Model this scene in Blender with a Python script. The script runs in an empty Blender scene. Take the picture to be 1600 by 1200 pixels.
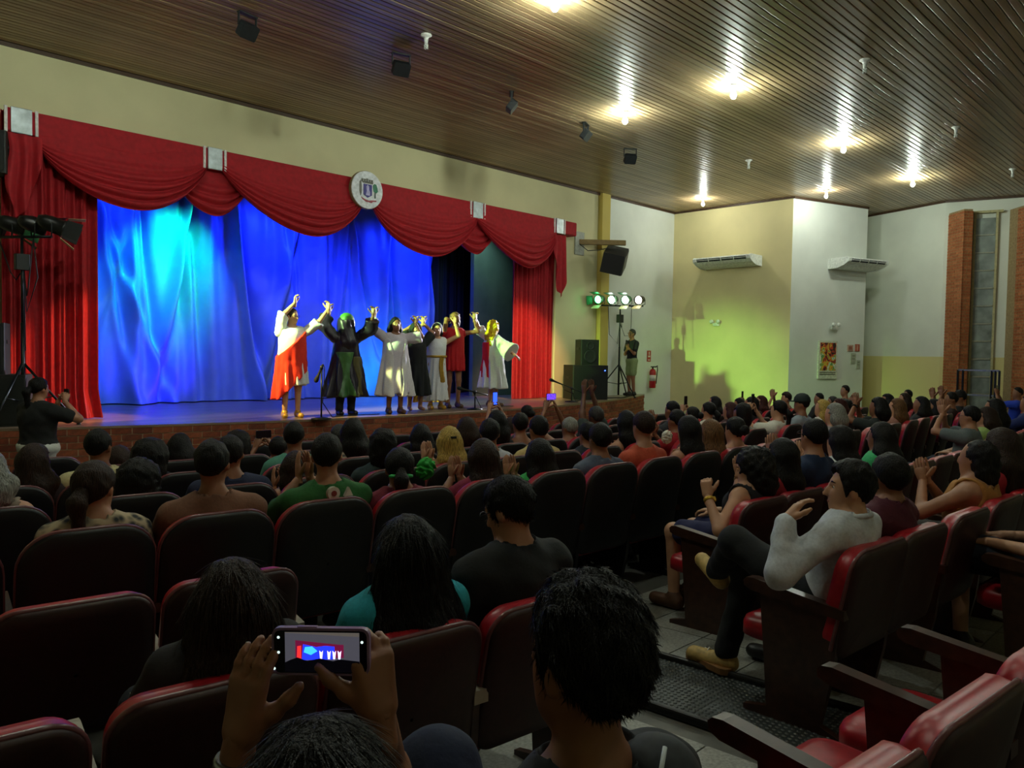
import bpy, math, random
import numpy as np
from mathutils import Matrix, Vector
random.seed(7); RNG = np.random.default_rng(7)
SC = bpy.context.scene
COL = SC.collection
A = np.array
# ---------------------------------------------------------------- camera (metres: X along the stage, Y to the stage, Z up)
CAMZ = 1.60
F_PX, PITCH, ROLL, YAW = 1200.0, math.atan(46/1200), 0.016, math.radians(45)
_fw0 = A([math.sin(YAW), math.cos(YAW), 0]); _rt0 = A([math.cos(YAW), -math.sin(YAW), 0]); _up0 = A([0, 0, 1.0])
_fw = _fw0*math.cos(PITCH) - _up0*math.sin(PITCH); _up = _up0*math.cos(PITCH) + _fw0*math.sin(PITCH)
_rt = _rt0*math.cos(ROLL) + _up*math.sin(ROLL); _ur = _up*math.cos(ROLL) - _rt0*math.sin(ROLL)
def ray(px, py):
    d = _fw*F_PX + _rt*(px-800) + _ur*(600-py)
    return d/np.dot(d, _fw0)
def at_y(px, py, Y): r = ray(px, py)*1; r = r*(Y/r[1]); r[2] += CAMZ; return r
def at_x(px, py, X): r = ray(px, py); r = r*(X/r[0]); r[2] += CAMZ; return r
def at_z(px, py, Z): r = ray(px, py); r = r*((Z-CAMZ)/r[2]); r[2] += CAMZ; return r
def at_d(px, py, d): r = ray(px, py)*d; r[2] += CAMZ; return r
cam = bpy.data.cameras.new('camera'); cam.lens = 27; cam.sensor_width = 36; cam.clip_start = 0.05; cam.clip_end = 200
camo = bpy.data.objects.new('camera', cam); COL.objects.link(camo)
M = Matrix.Identity(4)
for i in range(3):
    M[i][0] = _rt[i]; M[i][1] = _ur[i]; M[i][2] = -_fw[i]
M[2][3] = CAMZ
camo.matrix_world = M; SC.camera = camo
# ---------------------------------------------------------------- world, view
SC.view_settings.view_transform = 'Standard'; SC.view_settings.look = 'None'; SC.view_settings.gamma = 1
SC.view_settings.use_curve_mapping = False; SC.view_settings.exposure = 0.75
wd = bpy.data.worlds.new('night'); SC.world = wd; wd.use_nodes = True
wd.node_tree.nodes['Background'].inputs[0].default_value = (0.55, 0.6, 0.6, 1)
wd.node_tree.nodes['Background'].inputs[1].default_value = 0.010
try:
    SC.cycles.use_denoising = True; SC.cycles.max_bounces = 5; SC.cycles.diffuse_bounces = 3; SC.cycles.glossy_bounces = 2
    SC.cycles.transmission_bounces = 4; SC.cycles.sample_clamp_indirect = 4; SC.cycles.caustics_reflective = False; SC.cycles.caustics_refractive = False
except Exception: pass
def spot(name, loc, target, power, color, angle, blend=0.6, radius=0.08):
    l = bpy.data.lights.new(name, 'SPOT'); l.energy = power; l.color = color; l.spot_size = math.radians(angle)
    l.spot_blend = blend; l.shadow_soft_size = radius
    o = bpy.data.objects.new(name, l); COL.objects.link(o); o.location = loc
    o.rotation_euler = (Vector(target)-Vector(loc)).to_track_quat('-Z', 'Y').to_euler()
    return o
ZST = 0.58          # stage floor
ZCE = 5.69          # ceiling
YWALL = 12.3        # proscenium wall
YBK = 14.8          # blue backdrop
# batten lamps hung over the stage behind the valance, washing the backdrop
spot('batten_spot', (7.6, 13.3, 4.95), (7.8, YBK, 1.2), 420, (0.010, 0.035, 1.0), 125, 0.8)
spot('batten_spot', (10.9, 13.3, 4.95), (10.6, YBK, 1.2), 300, (0.010, 0.04, 1.0), 120, 0.8)
spot('batten_spot', (4.7, 13.3, 4.95), (4.8, YBK, 1.2), 220, (0.010, 0.07, 1.0), 110, 0.8)
spot('batten_spot', (5.9, 13.0, 4.7), at_y(268, 412, YBK), 640, (0.0, 1.0, 0.28), 52, 1.0)
spot('batten_spot', (5.2, 13.0, 4.7), at_y(205, 460, YBK), 230, (0.0, 0.62, 1.0), 50, 1.0)
spot('floor_spot', (9.9, 13.4, ZST+0.15), at_y(585, 560, YBK), 120, (0.0, 0.40, 1.0), 85, 1.0)
spot('floor_spot', (5.4, 13.4, ZST+0.15), at_y(235, 570, YBK), 130, (0.04, 0.0, 1.0), 80, 1.0)
spot('batten_spot', (12.2, 12.9, 4.7), at_y(742, 470, 14.5), 60, (0.5, 0.9, 0.8), 70, 1.0)
# ---------------------------------------------------------------- helpers: materials
def lin(c):
    if isinstance(c, str):
        c = c.lstrip('#'); c = [int(c[i:i+2], 16)/255 for i in (0, 2, 4)]
    return tuple(x/12.92 if x <= 0.04045 else ((x+0.055)/1.055)**2.4 for x in c)
MATS = {}
def mat(name, color='#888888', rough=0.6, metal=0.0, kind=None, scale=20, amt=0.15, bump=0.0, emit=0, emit_color=None, spec=None, color2=None, coat=0, trans=0):
    key = name
    if key in MATS: return MATS[key]
    m = bpy.data.materials.new(name); m.use_nodes = True; MATS[key] = m
    nt = m.node_tree; b = nt.nodes['Principled BSDF']
    col = lin(color); N = nt.nodes.new; L = nt.links.new
    b.inputs['Roughness'].default_value = rough; b.inputs['Metallic'].default_value = metal
    if spec is not None: b.inputs['Specular IOR Level'].default_value = spec
    if coat: b.inputs['Coat Weight'].default_value = coat; b.inputs['Coat Roughness'].default_value = 0.15
    if trans: b.inputs['Transmission Weight'].default_value = trans
    tc = N('ShaderNodeTexCoord')
    c2 = lin(color2) if color2 else tuple(x*(1-amt*1.6) for x in col)
    c1 = col if color2 else tuple(min(1, x*(1+amt)) for x in col)
    mp = N('ShaderNodeMapping'); L(tc.outputs['Object'], mp.inputs[0])
    if kind == 'voronoi':
        t = N('ShaderNodeTexVoronoi'); t.inputs['Scale'].default_value = scale; fac = t.outputs['Distance']
    elif kind == 'wave':
        t = N('ShaderNodeTexWave'); t.inputs['Scale'].default_value = scale; t.inputs['Distortion'].default_value = 1.5; t.bands_direction = 'Z'; fac = t.outputs['Fac']
    else:
        t = N('ShaderNodeTexNoise'); t.inputs['Scale'].default_value = scale; t.inputs['Detail'].default_value = 4; fac = t.outputs['Fac']
        if kind == 'hair': mp.inputs['Scale'].default_value = (1, 1, 0.12)
        if kind == 'wood': mp.inputs['Scale'].default_value = (0.15, 3, 3)
        if kind == 'woodz': mp.inputs['Scale'].default_value = (4, 4, 0.2)
    L(mp.outputs[0], t.inputs[0])
    r = N('ShaderNodeValToRGB'); r.color_ramp.elements[0].position = 0.3; r.color_ramp.elements[1].position = 0.7
    r.color_ramp.elements[0].color = (*c2, 1); r.color_ramp.elements[1].color = (*c1, 1)
    L(fac, r.inputs[0]); L(r.outputs[0], b.inputs['Base Color'])
    if bump:
        bn = N('ShaderNodeBump'); bn.inputs['Strength'].default_value = bump; bn.inputs['Distance'].default_value = 0.01
        L(fac, bn.inputs['Height']); L(bn.outputs[0], b.inputs['Normal'])
    if emit:
        b.inputs['Emission Color'].default_value = (*lin(emit_color or color), 1); b.inputs['Emission Strength'].default_value = emit
    return m
def wall_mat(name, color, dirt='#8a8560', lower=None, zsplit=1.72):
    m = bpy.data.materials.new(name); m.use_nodes = True; nt = m.node_tree; b = nt.nodes['Principled BSDF']; N = nt.nodes.new; L = nt.links.new
    b.inputs['Roughness'].default_value = 0.75
    g = N('ShaderNodeNewGeometry')
    n = N('ShaderNodeTexNoise'); n.inputs['Scale'].default_value = 0.9; n.inputs['Detail'].default_value = 6; L(g.outputs['Position'], n.inputs[0])
    r = N('ShaderNodeValToRGB'); r.color_ramp.elements[0].position = 0.28; r.color_ramp.elements[1].position = 0.62
    d = lin(color); r.color_ramp.elements[0].color = (*[x*0.86 for x in d], 1); r.color_ramp.elements[1].color = (*d, 1)
    L(n.outputs['Fac'], r.inputs[0]); out = r.outputs[0]
    if lower:
        sx = N('ShaderNodeSeparateXYZ'); L(g.outputs['Position'], sx.inputs[0])
        lt = N('ShaderNodeMath'); lt.operation = 'LESS_THAN'; lt.inputs[1].default_value = zsplit; L(sx.outputs['Z'], lt.inputs[0])
        mx = N('ShaderNodeMixRGB'); L(lt.outputs[0], mx.inputs[0]); L(out, mx.inputs[1]); mx.inputs[2].default_value = (*lin(lower), 1); out = mx.outputs[0]
    L(out, b.inputs['Base Color'])
    n2 = N('ShaderNodeTexNoise'); n2.inputs['Scale'].default_value = 35; L(g.outputs['Position'], n2.inputs[0])
    bp = N('ShaderNodeBump'); bp.inputs['Strength'].default_value = 0.12; bp.inputs['Distance'].default_value = 0.01; L(n2.outputs['Fac'], bp.inputs['Height']); L(bp.outputs[0], b.inputs['Normal'])
    return m
# ---------------------------------------------------------------- helpers: meshes
def npmesh(name, V, Q, smooth=True):
    V = np.asarray(V, np.float32).reshape(-1, 3); me = bpy.data.meshes.new(name)
    Q = np.asarray(Q, np.int32); k = Q.shape[1]; n = len(Q)
    me.vertices.add(len(V)); me.vertices.foreach_set('co', V.ravel())
    me.loops.add(n*k); me.loops.foreach_set('vertex_index', Q.ravel())
    me.polygons.add(n); me.polygons.foreach_set('loop_start', np.arange(0, n*k, k, dtype=np.int32)); me.polygons.foreach_set('loop_total', np.full(n, k, np.int32))
    if smooth: me.polygons.foreach_set('use_smooth', np.ones(n, bool))
    me.update(calc_edges=True); return me
class MB:
    """collects polygons for one mesh"""
    def __init__(s): s.v = []; s.f = []; s.sm = []
    def add(s, V, Fs, smooth=False, M=None):
        V = np.asarray(V, float).reshape(-1, 3)
        if M is not None: V = V @ np.asarray(M)[:3, :3].T + np.asarray(M)[:3, 3]
        o = len(s.v); s.v += V.tolist()
        for f in Fs: s.f.append([i+o for i in f]); s.sm.append(smooth)
        return s
    def box(s, lo, hi, M=None):
        x0, y0, z0 = lo; x1, y1, z1 = hi
        return s.add([(x0,y0,z0),(x1,y0,z0),(x1,y1,z0),(x0,y1,z0),(x0,y0,z1),(x1,y0,z1),(x1,y1,z1),(x0,y1,z1)],
                     [(0,3,2,1),(4,5,6,7),(0,1,5,4),(1,2,6,5),(2,3,7,6),(3,0,4,7)], False, M)
    def rbox(s, lo, hi, r=0.02, n=3, axis=2, M=None):
        """box with four rounded edges along axis"""
        ax = [i for i in range(3) if i != axis]; a0, a1 = lo[ax[0]], hi[ax[0]]; b0, b1 = lo[ax[1]], hi[ax[1]]
        P = []
        for cx, cy, st in ((a1-r, b1-r, 0), (a0+r, b1-r, 90), (a0+r, b0+r, 180), (a1-r, b0+r, 270)):
            for k in range(n+1):
                t = math.radians(st+90*k/n); P.append((cx+r*math.cos(t), cy+r*math.sin(t)))
        return s.prism(P, lo[axis], hi[axis], axis, M)
    def prism(s, P, h0, h1, axis=2, M=None, smooth=False):
        n = len(P); V = []
        for h in (h0, h1):
            for p in P:
                q = [0, 0, 0]; ax = [i for i in range(3) if i != axis]; q[ax[0]] = p[0]; q[ax[1]] = p[1]; q[axis] = h; V.append(q)
        Fs = [(i, (i+1) % n, n+(i+1) % n, n+i) for i in range(n)] + [tuple(range(n-1, -1, -1)), tuple(range(n, 2*n))]
        if axis == 1: Fs = [tuple(reversed(f)) for f in Fs]
        return s.add(V, Fs, smooth, M)
    def tube(s, pts, rad, n=8, M=None, caps=True):
        V, Q = tube(pts, rad, n); Q = [tuple(q) for q in Q]
        s.add(V, Q, True, M)
        if caps:
            m = len(V); s.f.append([len(s.v)-m+i for i in range(n-1, -1, -1)]); s.sm.append(False)
            s.f.append([len(s.v)-n+i for i in range(n)]); s.sm.append(False)
        return s
    def lathe(s, prof, n=16, M=None):
        V = []; m = len(prof)
        for r, z in prof:
            for k in range(n): t = 2*math.pi*k/n; V.append((r*math.cos(t), r*math.sin(t), z))
        Fs = [(i*n+k, i*n+(k+1) % n, (i+1)*n+(k+1) % n, (i+1)*n+k) for i in range(m-1) for k in range(n)]
        s.add(V, Fs, True, M); o = len(s.v)-len(V)
        if prof[0][0] > 1e-4: s.f.append([o+k for k in range(n-1, -1, -1)]); s.sm.append(False)
        if prof[-1][0] > 1e-4: s.f.append([o+(m-1)*n+k for k in range(n)]); s.sm.append(False)
        return s
    def mesh(s, name):
        me = bpy.data.meshes.new(name); me.from_pydata(s.v, [], s.f); me.polygons.foreach_set('use_smooth', s.sm); me.update(); return me
def tube(pts, rad, n=8, flat=None):
    pts = np.asarray(pts, float); m = len(pts); rad = np.broadcast_to(np.asarray(rad, float), (m,))
    T = np.gradient(pts, axis=0); T /= np.linalg.norm(T, axis=1)[:, None]+1e-9
    ref = A([0, 0, 1.0]) if abs(T[0][2]) < 0.9 else A([1.0, 0, 0])
    V = []
    for i in range(m):
        u = np.cross(T[i], ref); u /= np.linalg.norm(u)+1e-9; w = np.cross(u, T[i]); ref = w
        for k in range(n):
            a = 2*math.pi*k/n; V.append(pts[i]+rad[i]*(math.cos(a)*u+math.sin(a)*w))
    Q = [(i*n+k, i*n+(k+1) % n, (i+1)*n+(k+1) % n, (i+1)*n+k) for i in range(m-1) for k in range(n)]
    return np.array(V), np.array(Q)
def link(name, data, m=None, parent=None, loc=None, rz=None):
    o = bpy.data.objects.new(name, data); COL.objects.link(o)
    if m is not None and data is not None and not data.materials: data.materials.append(m)
    if parent is not None: o.parent = parent
    if loc is not None: o.location = loc
    if rz is not None: o.rotation_euler = (0, 0, rz)
    return o
def obj(name, mb, m, parent=None, **k): return link(name, mb.mesh(name) if isinstance(mb, MB) else mb, m, parent, **k)
def tag(o, label, cat, group=None):
    o['label'] = label; o['category'] = cat
    if group: o['group'] = group
    return o
def thing(name, label, cat, loc=(0,0,0), rz=0, group=None):
    o = link(name, None, loc=loc, rz=rz); o.empty_display_size = 0.1; return tag(o, label, cat, group)
def struct(name, mb, m, label=None, parent=None):
    o = obj(name, mb, m, parent)
    if parent is None:
        o['kind'] = 'structure'
        if label: o['label'] = label
    return o
def stuff(o): o['kind'] = 'stuff'; return o
def frame(origin, x, y=None, z=(0,0,1)):
    """4x4 with columns x, y, z at origin (x and z given, y from them)"""
    x = A(x, float); x /= np.linalg.norm(x); z = A(z, float); z -= x*np.dot(x, z); z /= np.linalg.norm(z); y = np.cross(z, x)
    m = np.eye(4); m[:3, 0] = x; m[:3, 1] = y; m[:3, 2] = z; m[:3, 3] = origin; return m
def grid_mesh(name, fn, nu, nv):
    u, v = np.meshgrid(np.linspace(0, 1, nu), np.linspace(0, 1, nv), indexing='ij')
    x, y, z = fn(u, v); V = np.stack([x+0*u, y+0*u, z+0*u], -1).reshape(-1, 3)
    i = np.arange((nu-1)*nv).reshape(nu-1, nv)[:, :-1].ravel()
    return npmesh(name, V, np.stack([i, i+nv, i+nv+1, i+1], -1))
def zf(Y): return -0.05*min(Y, 7.5)
# ================================================================ THE ROOM
def at_plane(px, py, p0, n):
    r = ray(px, py); o = A([0, 0, CAMZ]); t = np.dot(A(p0)-o, n)/np.dot(r, n); return o+r*t
m_cream = wall_mat('cream_plaster', '#d9d2a4'); m_white = wall_mat('white_plaster', '#e3e8de'); m_yellow = wall_mat('yellow_plaster', '#e3d7a0')
m_side = wall_mat('white_over_yellow_plaster', '#e2e6d6', lower='#d9cf8e'); m_ochre = wall_mat('ochre_pillar_paint', '#c9b45c'); m_beige = wall_mat('beige_plaster', '#b5ac92')
m_trimwood = mat('ceiling_trim_wood', '#4a3523', 0.5, kind='wood', scale=8)
# floor: slopes down to the front, flat before the stage
YS = [-5.0, 0.0, 3.5, 7.5, 12.4]
b = MB(); V = []
for Y in YS:
    for X in (-7.5, 25): V.append((X, Y, zf(Y)))
for Y in YS:
    for X in (-7.5, 25): V.append((X, Y, zf(Y)-0.3))
n = len(YS); Fs = []
for i in range(n-1):
    a = 2*i; Fs += [(a, a+1, a+3, a+2), (2*n+a+2, 2*n+a+3, 2*n+a+1, 2*n+a), (a, a+2, 2*n+a+2, 2*n+a), (a+1, 2*n+a+1, 2*n+a+3, a+3)]
Fs += [(0, 2*n, 2*n+1, 1), (2*n-2, 2*n-1, 4*n-1, 4*n-2)]
b.add(V, Fs)
m_floor = mat('dark_concrete_floor', '#55544e', 0.55, scale=6, amt=0.25)
floor = struct('floor', b, m_floor, 'sloping grey hall floor under the rows of seats')
# granite tiles beside the mat (aisle edge of the seat blocks)
TS = 0.42; m_tile = [mat('granite_tile_%d' % i, c, 0.45, scale=60, amt=0.22) for i, c in enumerate(('#8e8e86', '#84847c', '#979790'))]
tb = MB().rbox((-TS/2+.004, -TS/2+.004, 0), (TS/2-.004, TS/2-.004, 0.018), 0.006, 1); tmesh = []
for i in range(3):
    me = tb.mesh('tile'); me.materials.append(m_tile[i]); tmesh.append(me)
def tiles(x0, nx, y0, ny):
    for i in range(nx):
        for j in range(ny):
            Y = y0+(j+.5)*TS; o = link('tile', random.choice(tmesh), parent=floor, loc=(x0+(i+.5)*TS, Y, zf(Y)+0.002)); o.rotation_euler = (math.atan(-0.05), 0, 0)
tiles(3.68, 9, -0.1, 8); tiles(1.22, 4, 0.0, 7)
# studded rubber mats
m_rub = mat('grey_studded_rubber', '#3d4140', 0.42, scale=30, amt=0.15); m_rube = mat('black_rubber_edging', '#15120f', 0.45)
def studded_mat(label, x0, x1, y0, y1, pitch=0.03, tiles_n=3):
    t = thing('rubber_mat', label, 'mat', (x0, y0, zf(y0)+0.002)); t.rotation_euler = (math.atan(-0.05), 0, 0)
    L_ = (y1-y0)/math.cos(math.atan(0.05)); W_ = x1-x0
    for k in range(tiles_n):
        a, c = L_*k/tiles_n+.004, L_*(k+1)/tiles_n-.004; obj('mat_square', MB().box((0, a, 0), (W_, c, 0.014)), m_rub, t)
    nx, ny = int(W_/pitch), int(L_/pitch); ang = np.linspace(0, 2*np.pi, 7)[:-1]
    ring = np.stack([np.cos(ang), np.sin(ang)], -1); P = []
    for i in range(nx):
        for j in range(ny): P.append(((i+.5+.25*(j % 2))*pitch, (j+.5)*pitch))
    P = A(P); V = np.concatenate([np.concatenate([P[:, None, :]+ring*pitch*.40, np.full((len(P), 6, 1), .012)], -1), np.concatenate([P[:, None, :]+ring*pitch*.30, np.full((len(P), 6, 1), .018)], -1)], 1)
    base = np.arange(len(P))[:, None]*12; q = []
    for k in range(6): q.append([k, (k+1) % 6, 6+(k+1) % 6, 6+k])
    q += [[6, 7, 8, 11], [11, 8, 9, 10]]
    Q = (base[:, :, None]+A(q)[None]).reshape(-1, 4)
    stuff(link('studs', npmesh('studs', V.reshape(-1, 3), Q, False), m_rub, t))
    for e in (0, W_): obj('edge_strip', MB().rbox((e-.02, 0, 0), (e+.02, L_, 0.045), 0.012, 2, axis=1), m_rube, t)
studded_mat('grey studded rubber mat running down the aisle beside the empty red seats', 3.07, 3.66, -0.3, 3.0)
studded_mat('grey studded rubber mat on the far right aisle beyond the bare-shouldered woman', 7.6, 9.6, 0.6, 2.25, 0.045, 4)
# ceiling planks
m_pl = [mat('ceiling_plank_%d' % i, c, 0.30, kind='wood', scale=5, amt=0.22, bump=0.15) for i, c in enumerate(('#a48c68', '#998160', '#ad9672', '#8e7858'))]
ceil = struct('ceiling', MB().box((-7.5, -5, ZCE+0.03), (25, 15.9, ZCE+0.2)), mat('ceiling_board_dark', '#2a2018', 0.8), 'brown plank ceiling over the hall')
pb = MB().prism([(-0.044, 0.03), (0.044, 0.03), (0.046, 0.006), (0.036, 0), (-0.036, 0), (-0.046, 0.006)], -7.4, 24.9, axis=0)
pm = []
for i in range(4):
    me = pb.mesh('plank'); me.materials.append(m_pl[i]); pm.append(me)
Y = -4.9; i = 0
while Y < YWALL-0.02:
    link('plank', pm[random.randrange(4)], parent=ceil, loc=(0, Y, ZCE-0.002+random.uniform(-.002, .002))); Y += 0.1; i += 1
# walls
def wall_seg(b, p, q, z0, z1, th=0.15, side=1):
    p = A(p, float); q = A(q, float); d = q-p; d /= np.linalg.norm(d); nn = A([-d[1], d[0]])*th*side
    P = [p, q, q+nn, p+nn]; b.prism([tuple(x) for x in P], z0, z1); return b
ZB = -0.75
OX0, OX1, OZ1 = 3.02, 13.72, 4.60
b = MB().box((-7.5, YWALL, ZB), (OX0, YWALL+.4, ZCE)).box((OX1, YWALL, ZB), (15.27, YWALL+.4, ZCE)).box((OX0, YWALL, OZ1), (OX1, YWALL+.4, ZCE))
wall_front = struct('wall_front', b, m_cream, 'cream plaster wall around and above the stage opening')
struct('wall_front_side', MB().box((15.62, YWALL, ZB), (18.7, YWALL+.25, ZCE)), m_white, 'white plaster wall behind the light stand and fire extinguisher')
struct('pillar_stage', MB().box((15.30, YWALL-.12, ZB), (15.62, YWALL+.2, ZCE)), m_ochre, 'ochre painted pillar beside the stage wall')
struct('wall_right', wall_seg(MB(), (18.7, YWALL+.25), (18.75, 8.83), ZB, ZCE), m_yellow, 'yellow plaster side wall carrying an air conditioner')
FP0, FP1 = A([18.75, 8.83, 0]), A([21.35, 7.97, 0])
struct('wall_right_facet', wall_seg(MB(), FP0[:2], FP1[:2], ZB, ZCE), m_white, 'white angled wall with the poster and second air conditioner')
b = wall_seg(MB(), (21.3, 8.1), (22.75, 8.6), ZB, ZCE); wall_seg(b, (22.6, 8.6), (21.72, 6.2), ZB, ZCE); wall_seg(b, (21.72, 6.2), (22.2, 4.6), ZB, ZCE); wall_seg(b, (22.2, 4.6), (21.4, 2.2), ZB, ZCE); wall_seg(b, (21.4, 2.2), (22.0, 0.4), ZB, ZCE); wall_seg(b, (22.0, .4), (22.0, -5), ZB, ZCE)
struct('wall_right_rear', b, m_side, 'white wall with yellow lower band behind the brick fins')
struct('wall_left', MB().box((-7.5, -5, ZB), (-7.3, 15.9, ZCE)), m_cream); struct('wall_back', MB().box((-7.5, -5, ZB), (25, -4.8, ZCE)), m_cream)
struct('wall_stage_back', MB().box((-7.5, 15.6, ZB), (18.7, 15.8, ZCE)), mat('stage_back_paint', '#2c3230', 0.8))
b = MB()
for p, q in (((-7.3, YWALL), (15.3, YWALL)), ((15.62, YWALL), (18.7, YWALL)), ((18.7, YWALL), (18.75, 8.83)), ((18.75, 8.83), (21.35, 7.97)), ((22.6, 8.6), (21.72, 6.2)), ((21.72, 6.2), (22.2, 4.6)), ((22.2, 4.6), (21.4, 2.2))):
    wall_seg(b, p, q, ZCE-.05, ZCE, 0.035, -1)
struct('trim_1', b, m_trimwood, 'dark wooden moulding where walls meet ceiling')
# ---------------------------------------------------------------- stage
def arcY(X): return 10.1+0.0275*(X-8.5)**2
m_stage = mat('worn_stage_boards', '#8b7660', 0.30, kind='wood', scale=2.2, amt=0.25)
xs = np.linspace(-0.45, 17.45, 80)
P = [(float(x), float(arcY(x))) for x in xs]+[(18.68, YWALL), (18.68, 15.6), (-7.3, 15.6), (-7.3, YWALL)]
struct('floor_stage', MB().prism(P, ZST-.03, ZST), m_stage, 'worn brown stage floor under the performers')
b = MB(); V = [(float(x), float(arcY(x))+.012, z) for x in xs for z in (ZB, ZST-.03)]
b.add(V, [(2*i, 2*i+2, 2*i+3, 2*i+1) for i in range(len(xs)-1)])
P2 = P[:80]+[(17.45, 12.6), (-.45, 12.6)]
P2 = [(x, y+.012) for x, y in P[:80]]+[(17.45, 12.7), (-.45, 12.7)]
wsf = struct('wall_stage_front', MB().prism(P2, ZB, ZST-.03), mat('brick_mortar', '#b5a486', 0.9, scale=40), 'curved brick front of the stage apron')
m_br = [mat('red_brick_%d' % i, c, 0.75, scale=25, amt=0.25, bump=0.1) for i, c in enumerate(('#7e3b1f', '#8a4424', '#6f331c', '#944c2b'))]
BL, BH, BP = 0.238, 0.0755, 0.0875
bm_ = [];
for i in range(4):
    me = MB().rbox((-BL/2, -.010, -BH/2), (BL/2, .05, BH/2), .006, 1, axis=1).mesh('brick'); me.materials.append(m_br[i]); bm_.append(me)
ss = np.concatenate([[0], np.cumsum(np.hypot(np.diff(xs), np.diff(arcY(xs))))])
rest = MB()
for c in range(11):
    z = ZST-.03-BP*(c+.5); s = 0.25*(c % 2)*.5
    while s < ss[-1]:
        x = float(np.interp(s, ss, xs)); th = math.atan(0.055*(x-8.5)); y = arcY(x)
        if 2.0 < x and z > -0.5:
            if c < 4: link('brick', random.choice(bm_), parent=wsf, loc=(x, y+.012, z), rz=th)
            else:
                Mx = frame((x, y+.012, z), (math.cos(th), math.sin(th), 0)); rest.box((-BL/2, -.010, -BH/2), (BL/2, .05, BH/2), Mx)
        s += 0.25
stuff(obj('brickwork', rest, m_br[1], wsf))
# blue backdrop
rng = np.random.default_rng(3)
pins = [4.35, 5.05, 6.0, 6.9, 8.2, 9.6, 10.6, 11.7]; folds = []
for p in pins:
    for k in range(6): folds.append((p+rng.normal(0, .07), rng.normal(0, .42), rng.uniform(.028, .06), rng.uniform(.06, .13)))
for k in range(16): folds.append((rng.uniform(3.4, 12), rng.normal(0, .25), rng.uniform(.04, .09), rng.uniform(.04, .10)))
def backdrop(u, v):
    x = 3.3+u*8.72; z = ZST+.02+v*4.45; d = 1-v; y = np.full_like(u, YBK)+0.05*np.sin(x*2.1)+.03*np.sin(x*5.3+1)
    for x0, s, w, a in folds:
        ww = w*(1+1.6*d); y = y-a*np.exp(-((x-x0-s*d*(.6+.4*d))/ww)**2)+a*.7*np.exp(-((x-x0-s*d*(.6+.4*d)-ww*1.7)/ww)**2)
    for i in range(len(pins)-1):      # shallow swags between the pins near the top
        m_, w = (pins[i]+pins[i+1])/2, (pins[i+1]-pins[i])/2
        q = np.clip(1-((x-m_)/w)**2, 0, 1); y = y-.05*q*np.sin((v*16+q*2.6))*np.clip((v-.55)*3, 0, 1)
    return x, y, z
m_blue = mat('blue_satin_cloth', '#6f8fd0', 0.45, scale=3, amt=0.06)
tag(link('backdrop_curtain', grid_mesh('backdrop_curtain', backdrop, 420, 64), m_blue), 'blue satin backdrop curtain hanging in folds behind the performers', 'curtain')
def drape(name, label, mtl, x0, x1, yy, z0, z1, pitch, amp, seed, flare=0.0, group=None):
    r = np.random.default_rng(seed); ph = r.uniform(0, 6, 6)
    def fn(u, v):
        x = x0+u*(x1-x0); q = x+.03*np.sin(x*7+ph[0])+.02*np.sin(x*17+ph[1]); w = 1+.25*np.sin(v*3+ph[3]+x*4)
        y = yy-amp*np.sin(2*np.pi*q/pitch+.8*np.sin(v*2+ph[2]))*w-amp*.45*np.sin(4.6*np.pi*q/pitch+ph[4])-flare*np.clip(.08-v, 0, 1)*12*(.5+.5*np.sin(q*20))
        xx = x+(u-.4)*flare*np.clip(.1-v, 0, 1)*14
        return xx, y, z0+v*(z1-z0)
    return tag(link(name, grid_mesh(name, fn, max(40, int((x1-x0)/pitch*14)), 60), mtl), label, 'curtain', group)
m_red = mat('red_velvet', '#a81420', 0.8, scale=14, amt=0.12)
m_black = mat('black_cloth', '#0c1010', 0.8)
drape('wing_curtain', 'black wing drape hanging right of the blue backdrop', m_black, 11.98, 13.3, 15.15, ZST+.02, 5.1, .3, .05, 5)
obj_ = tag(obj('wing_flat', MB().box((0, 0, 0), (1.9, .06, 4.4)).box((0, .06, 0), (.06, .12, 4.4)), mat('wing_flat_paint', '#4c5a55', 0.7, scale=2)), 'dull grey-green wing flat at the right of the stage', 'stage flat'); obj_.location = (12.4, 13.75, ZST)
drape('side_curtain', 'left red side curtain pooling on the stage floor', m_red, 2.45, 3.62, 12.12, ZST+.01, 4.75, .15, .045, 1, .06)
drape('side_curtain', 'right red side curtain glowing orange beside the stage speakers', m_red, 12.35, 13.72, 12.38, ZST+.01, 4.75, .14, .045, 2, .02)
# valance board with ornaments
val = thing('valance', 'red valance with swags and silver ornaments across the stage opening', 'valance', (0, 0, 0))
obj('band', MB().rbox((2.50, 11.98, 4.44), (14.07, 12.28, 4.76), .03, 2, axis=0), m_red, val)
m_silver = mat('silver_foil', '#b9c2c4', 0.35, metal=0.55, scale=12, amt=0.15); m_wtrim = mat('white_braid', '#e6dfdc', 0.6)
for a0, a1, l0, l1 in ((17, 50, 3, 10) , (325, 347, 314, 319), (741, 756, 738, 740), (872, 883, 869, 871)):
    x0, x1 = at_y(a0, 200, 11.97)[0], at_y(a1, 200, 11.97)[0]; g = (x1-x0)*.16; w = .035
    obj('silver_panel', MB().rbox((x0, 11.955, 4.43), (x1, 11.99, 4.77), .01, 2, axis=0), m_silver, val)
    for c in (x0-g-w, x1+g): 
        if c < 14.03: obj('white_strip', MB().rbox((c, 11.96, 4.43), (c+w, 11.99, 4.77), .008, 1, axis=0), m_wtrim, val)
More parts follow.
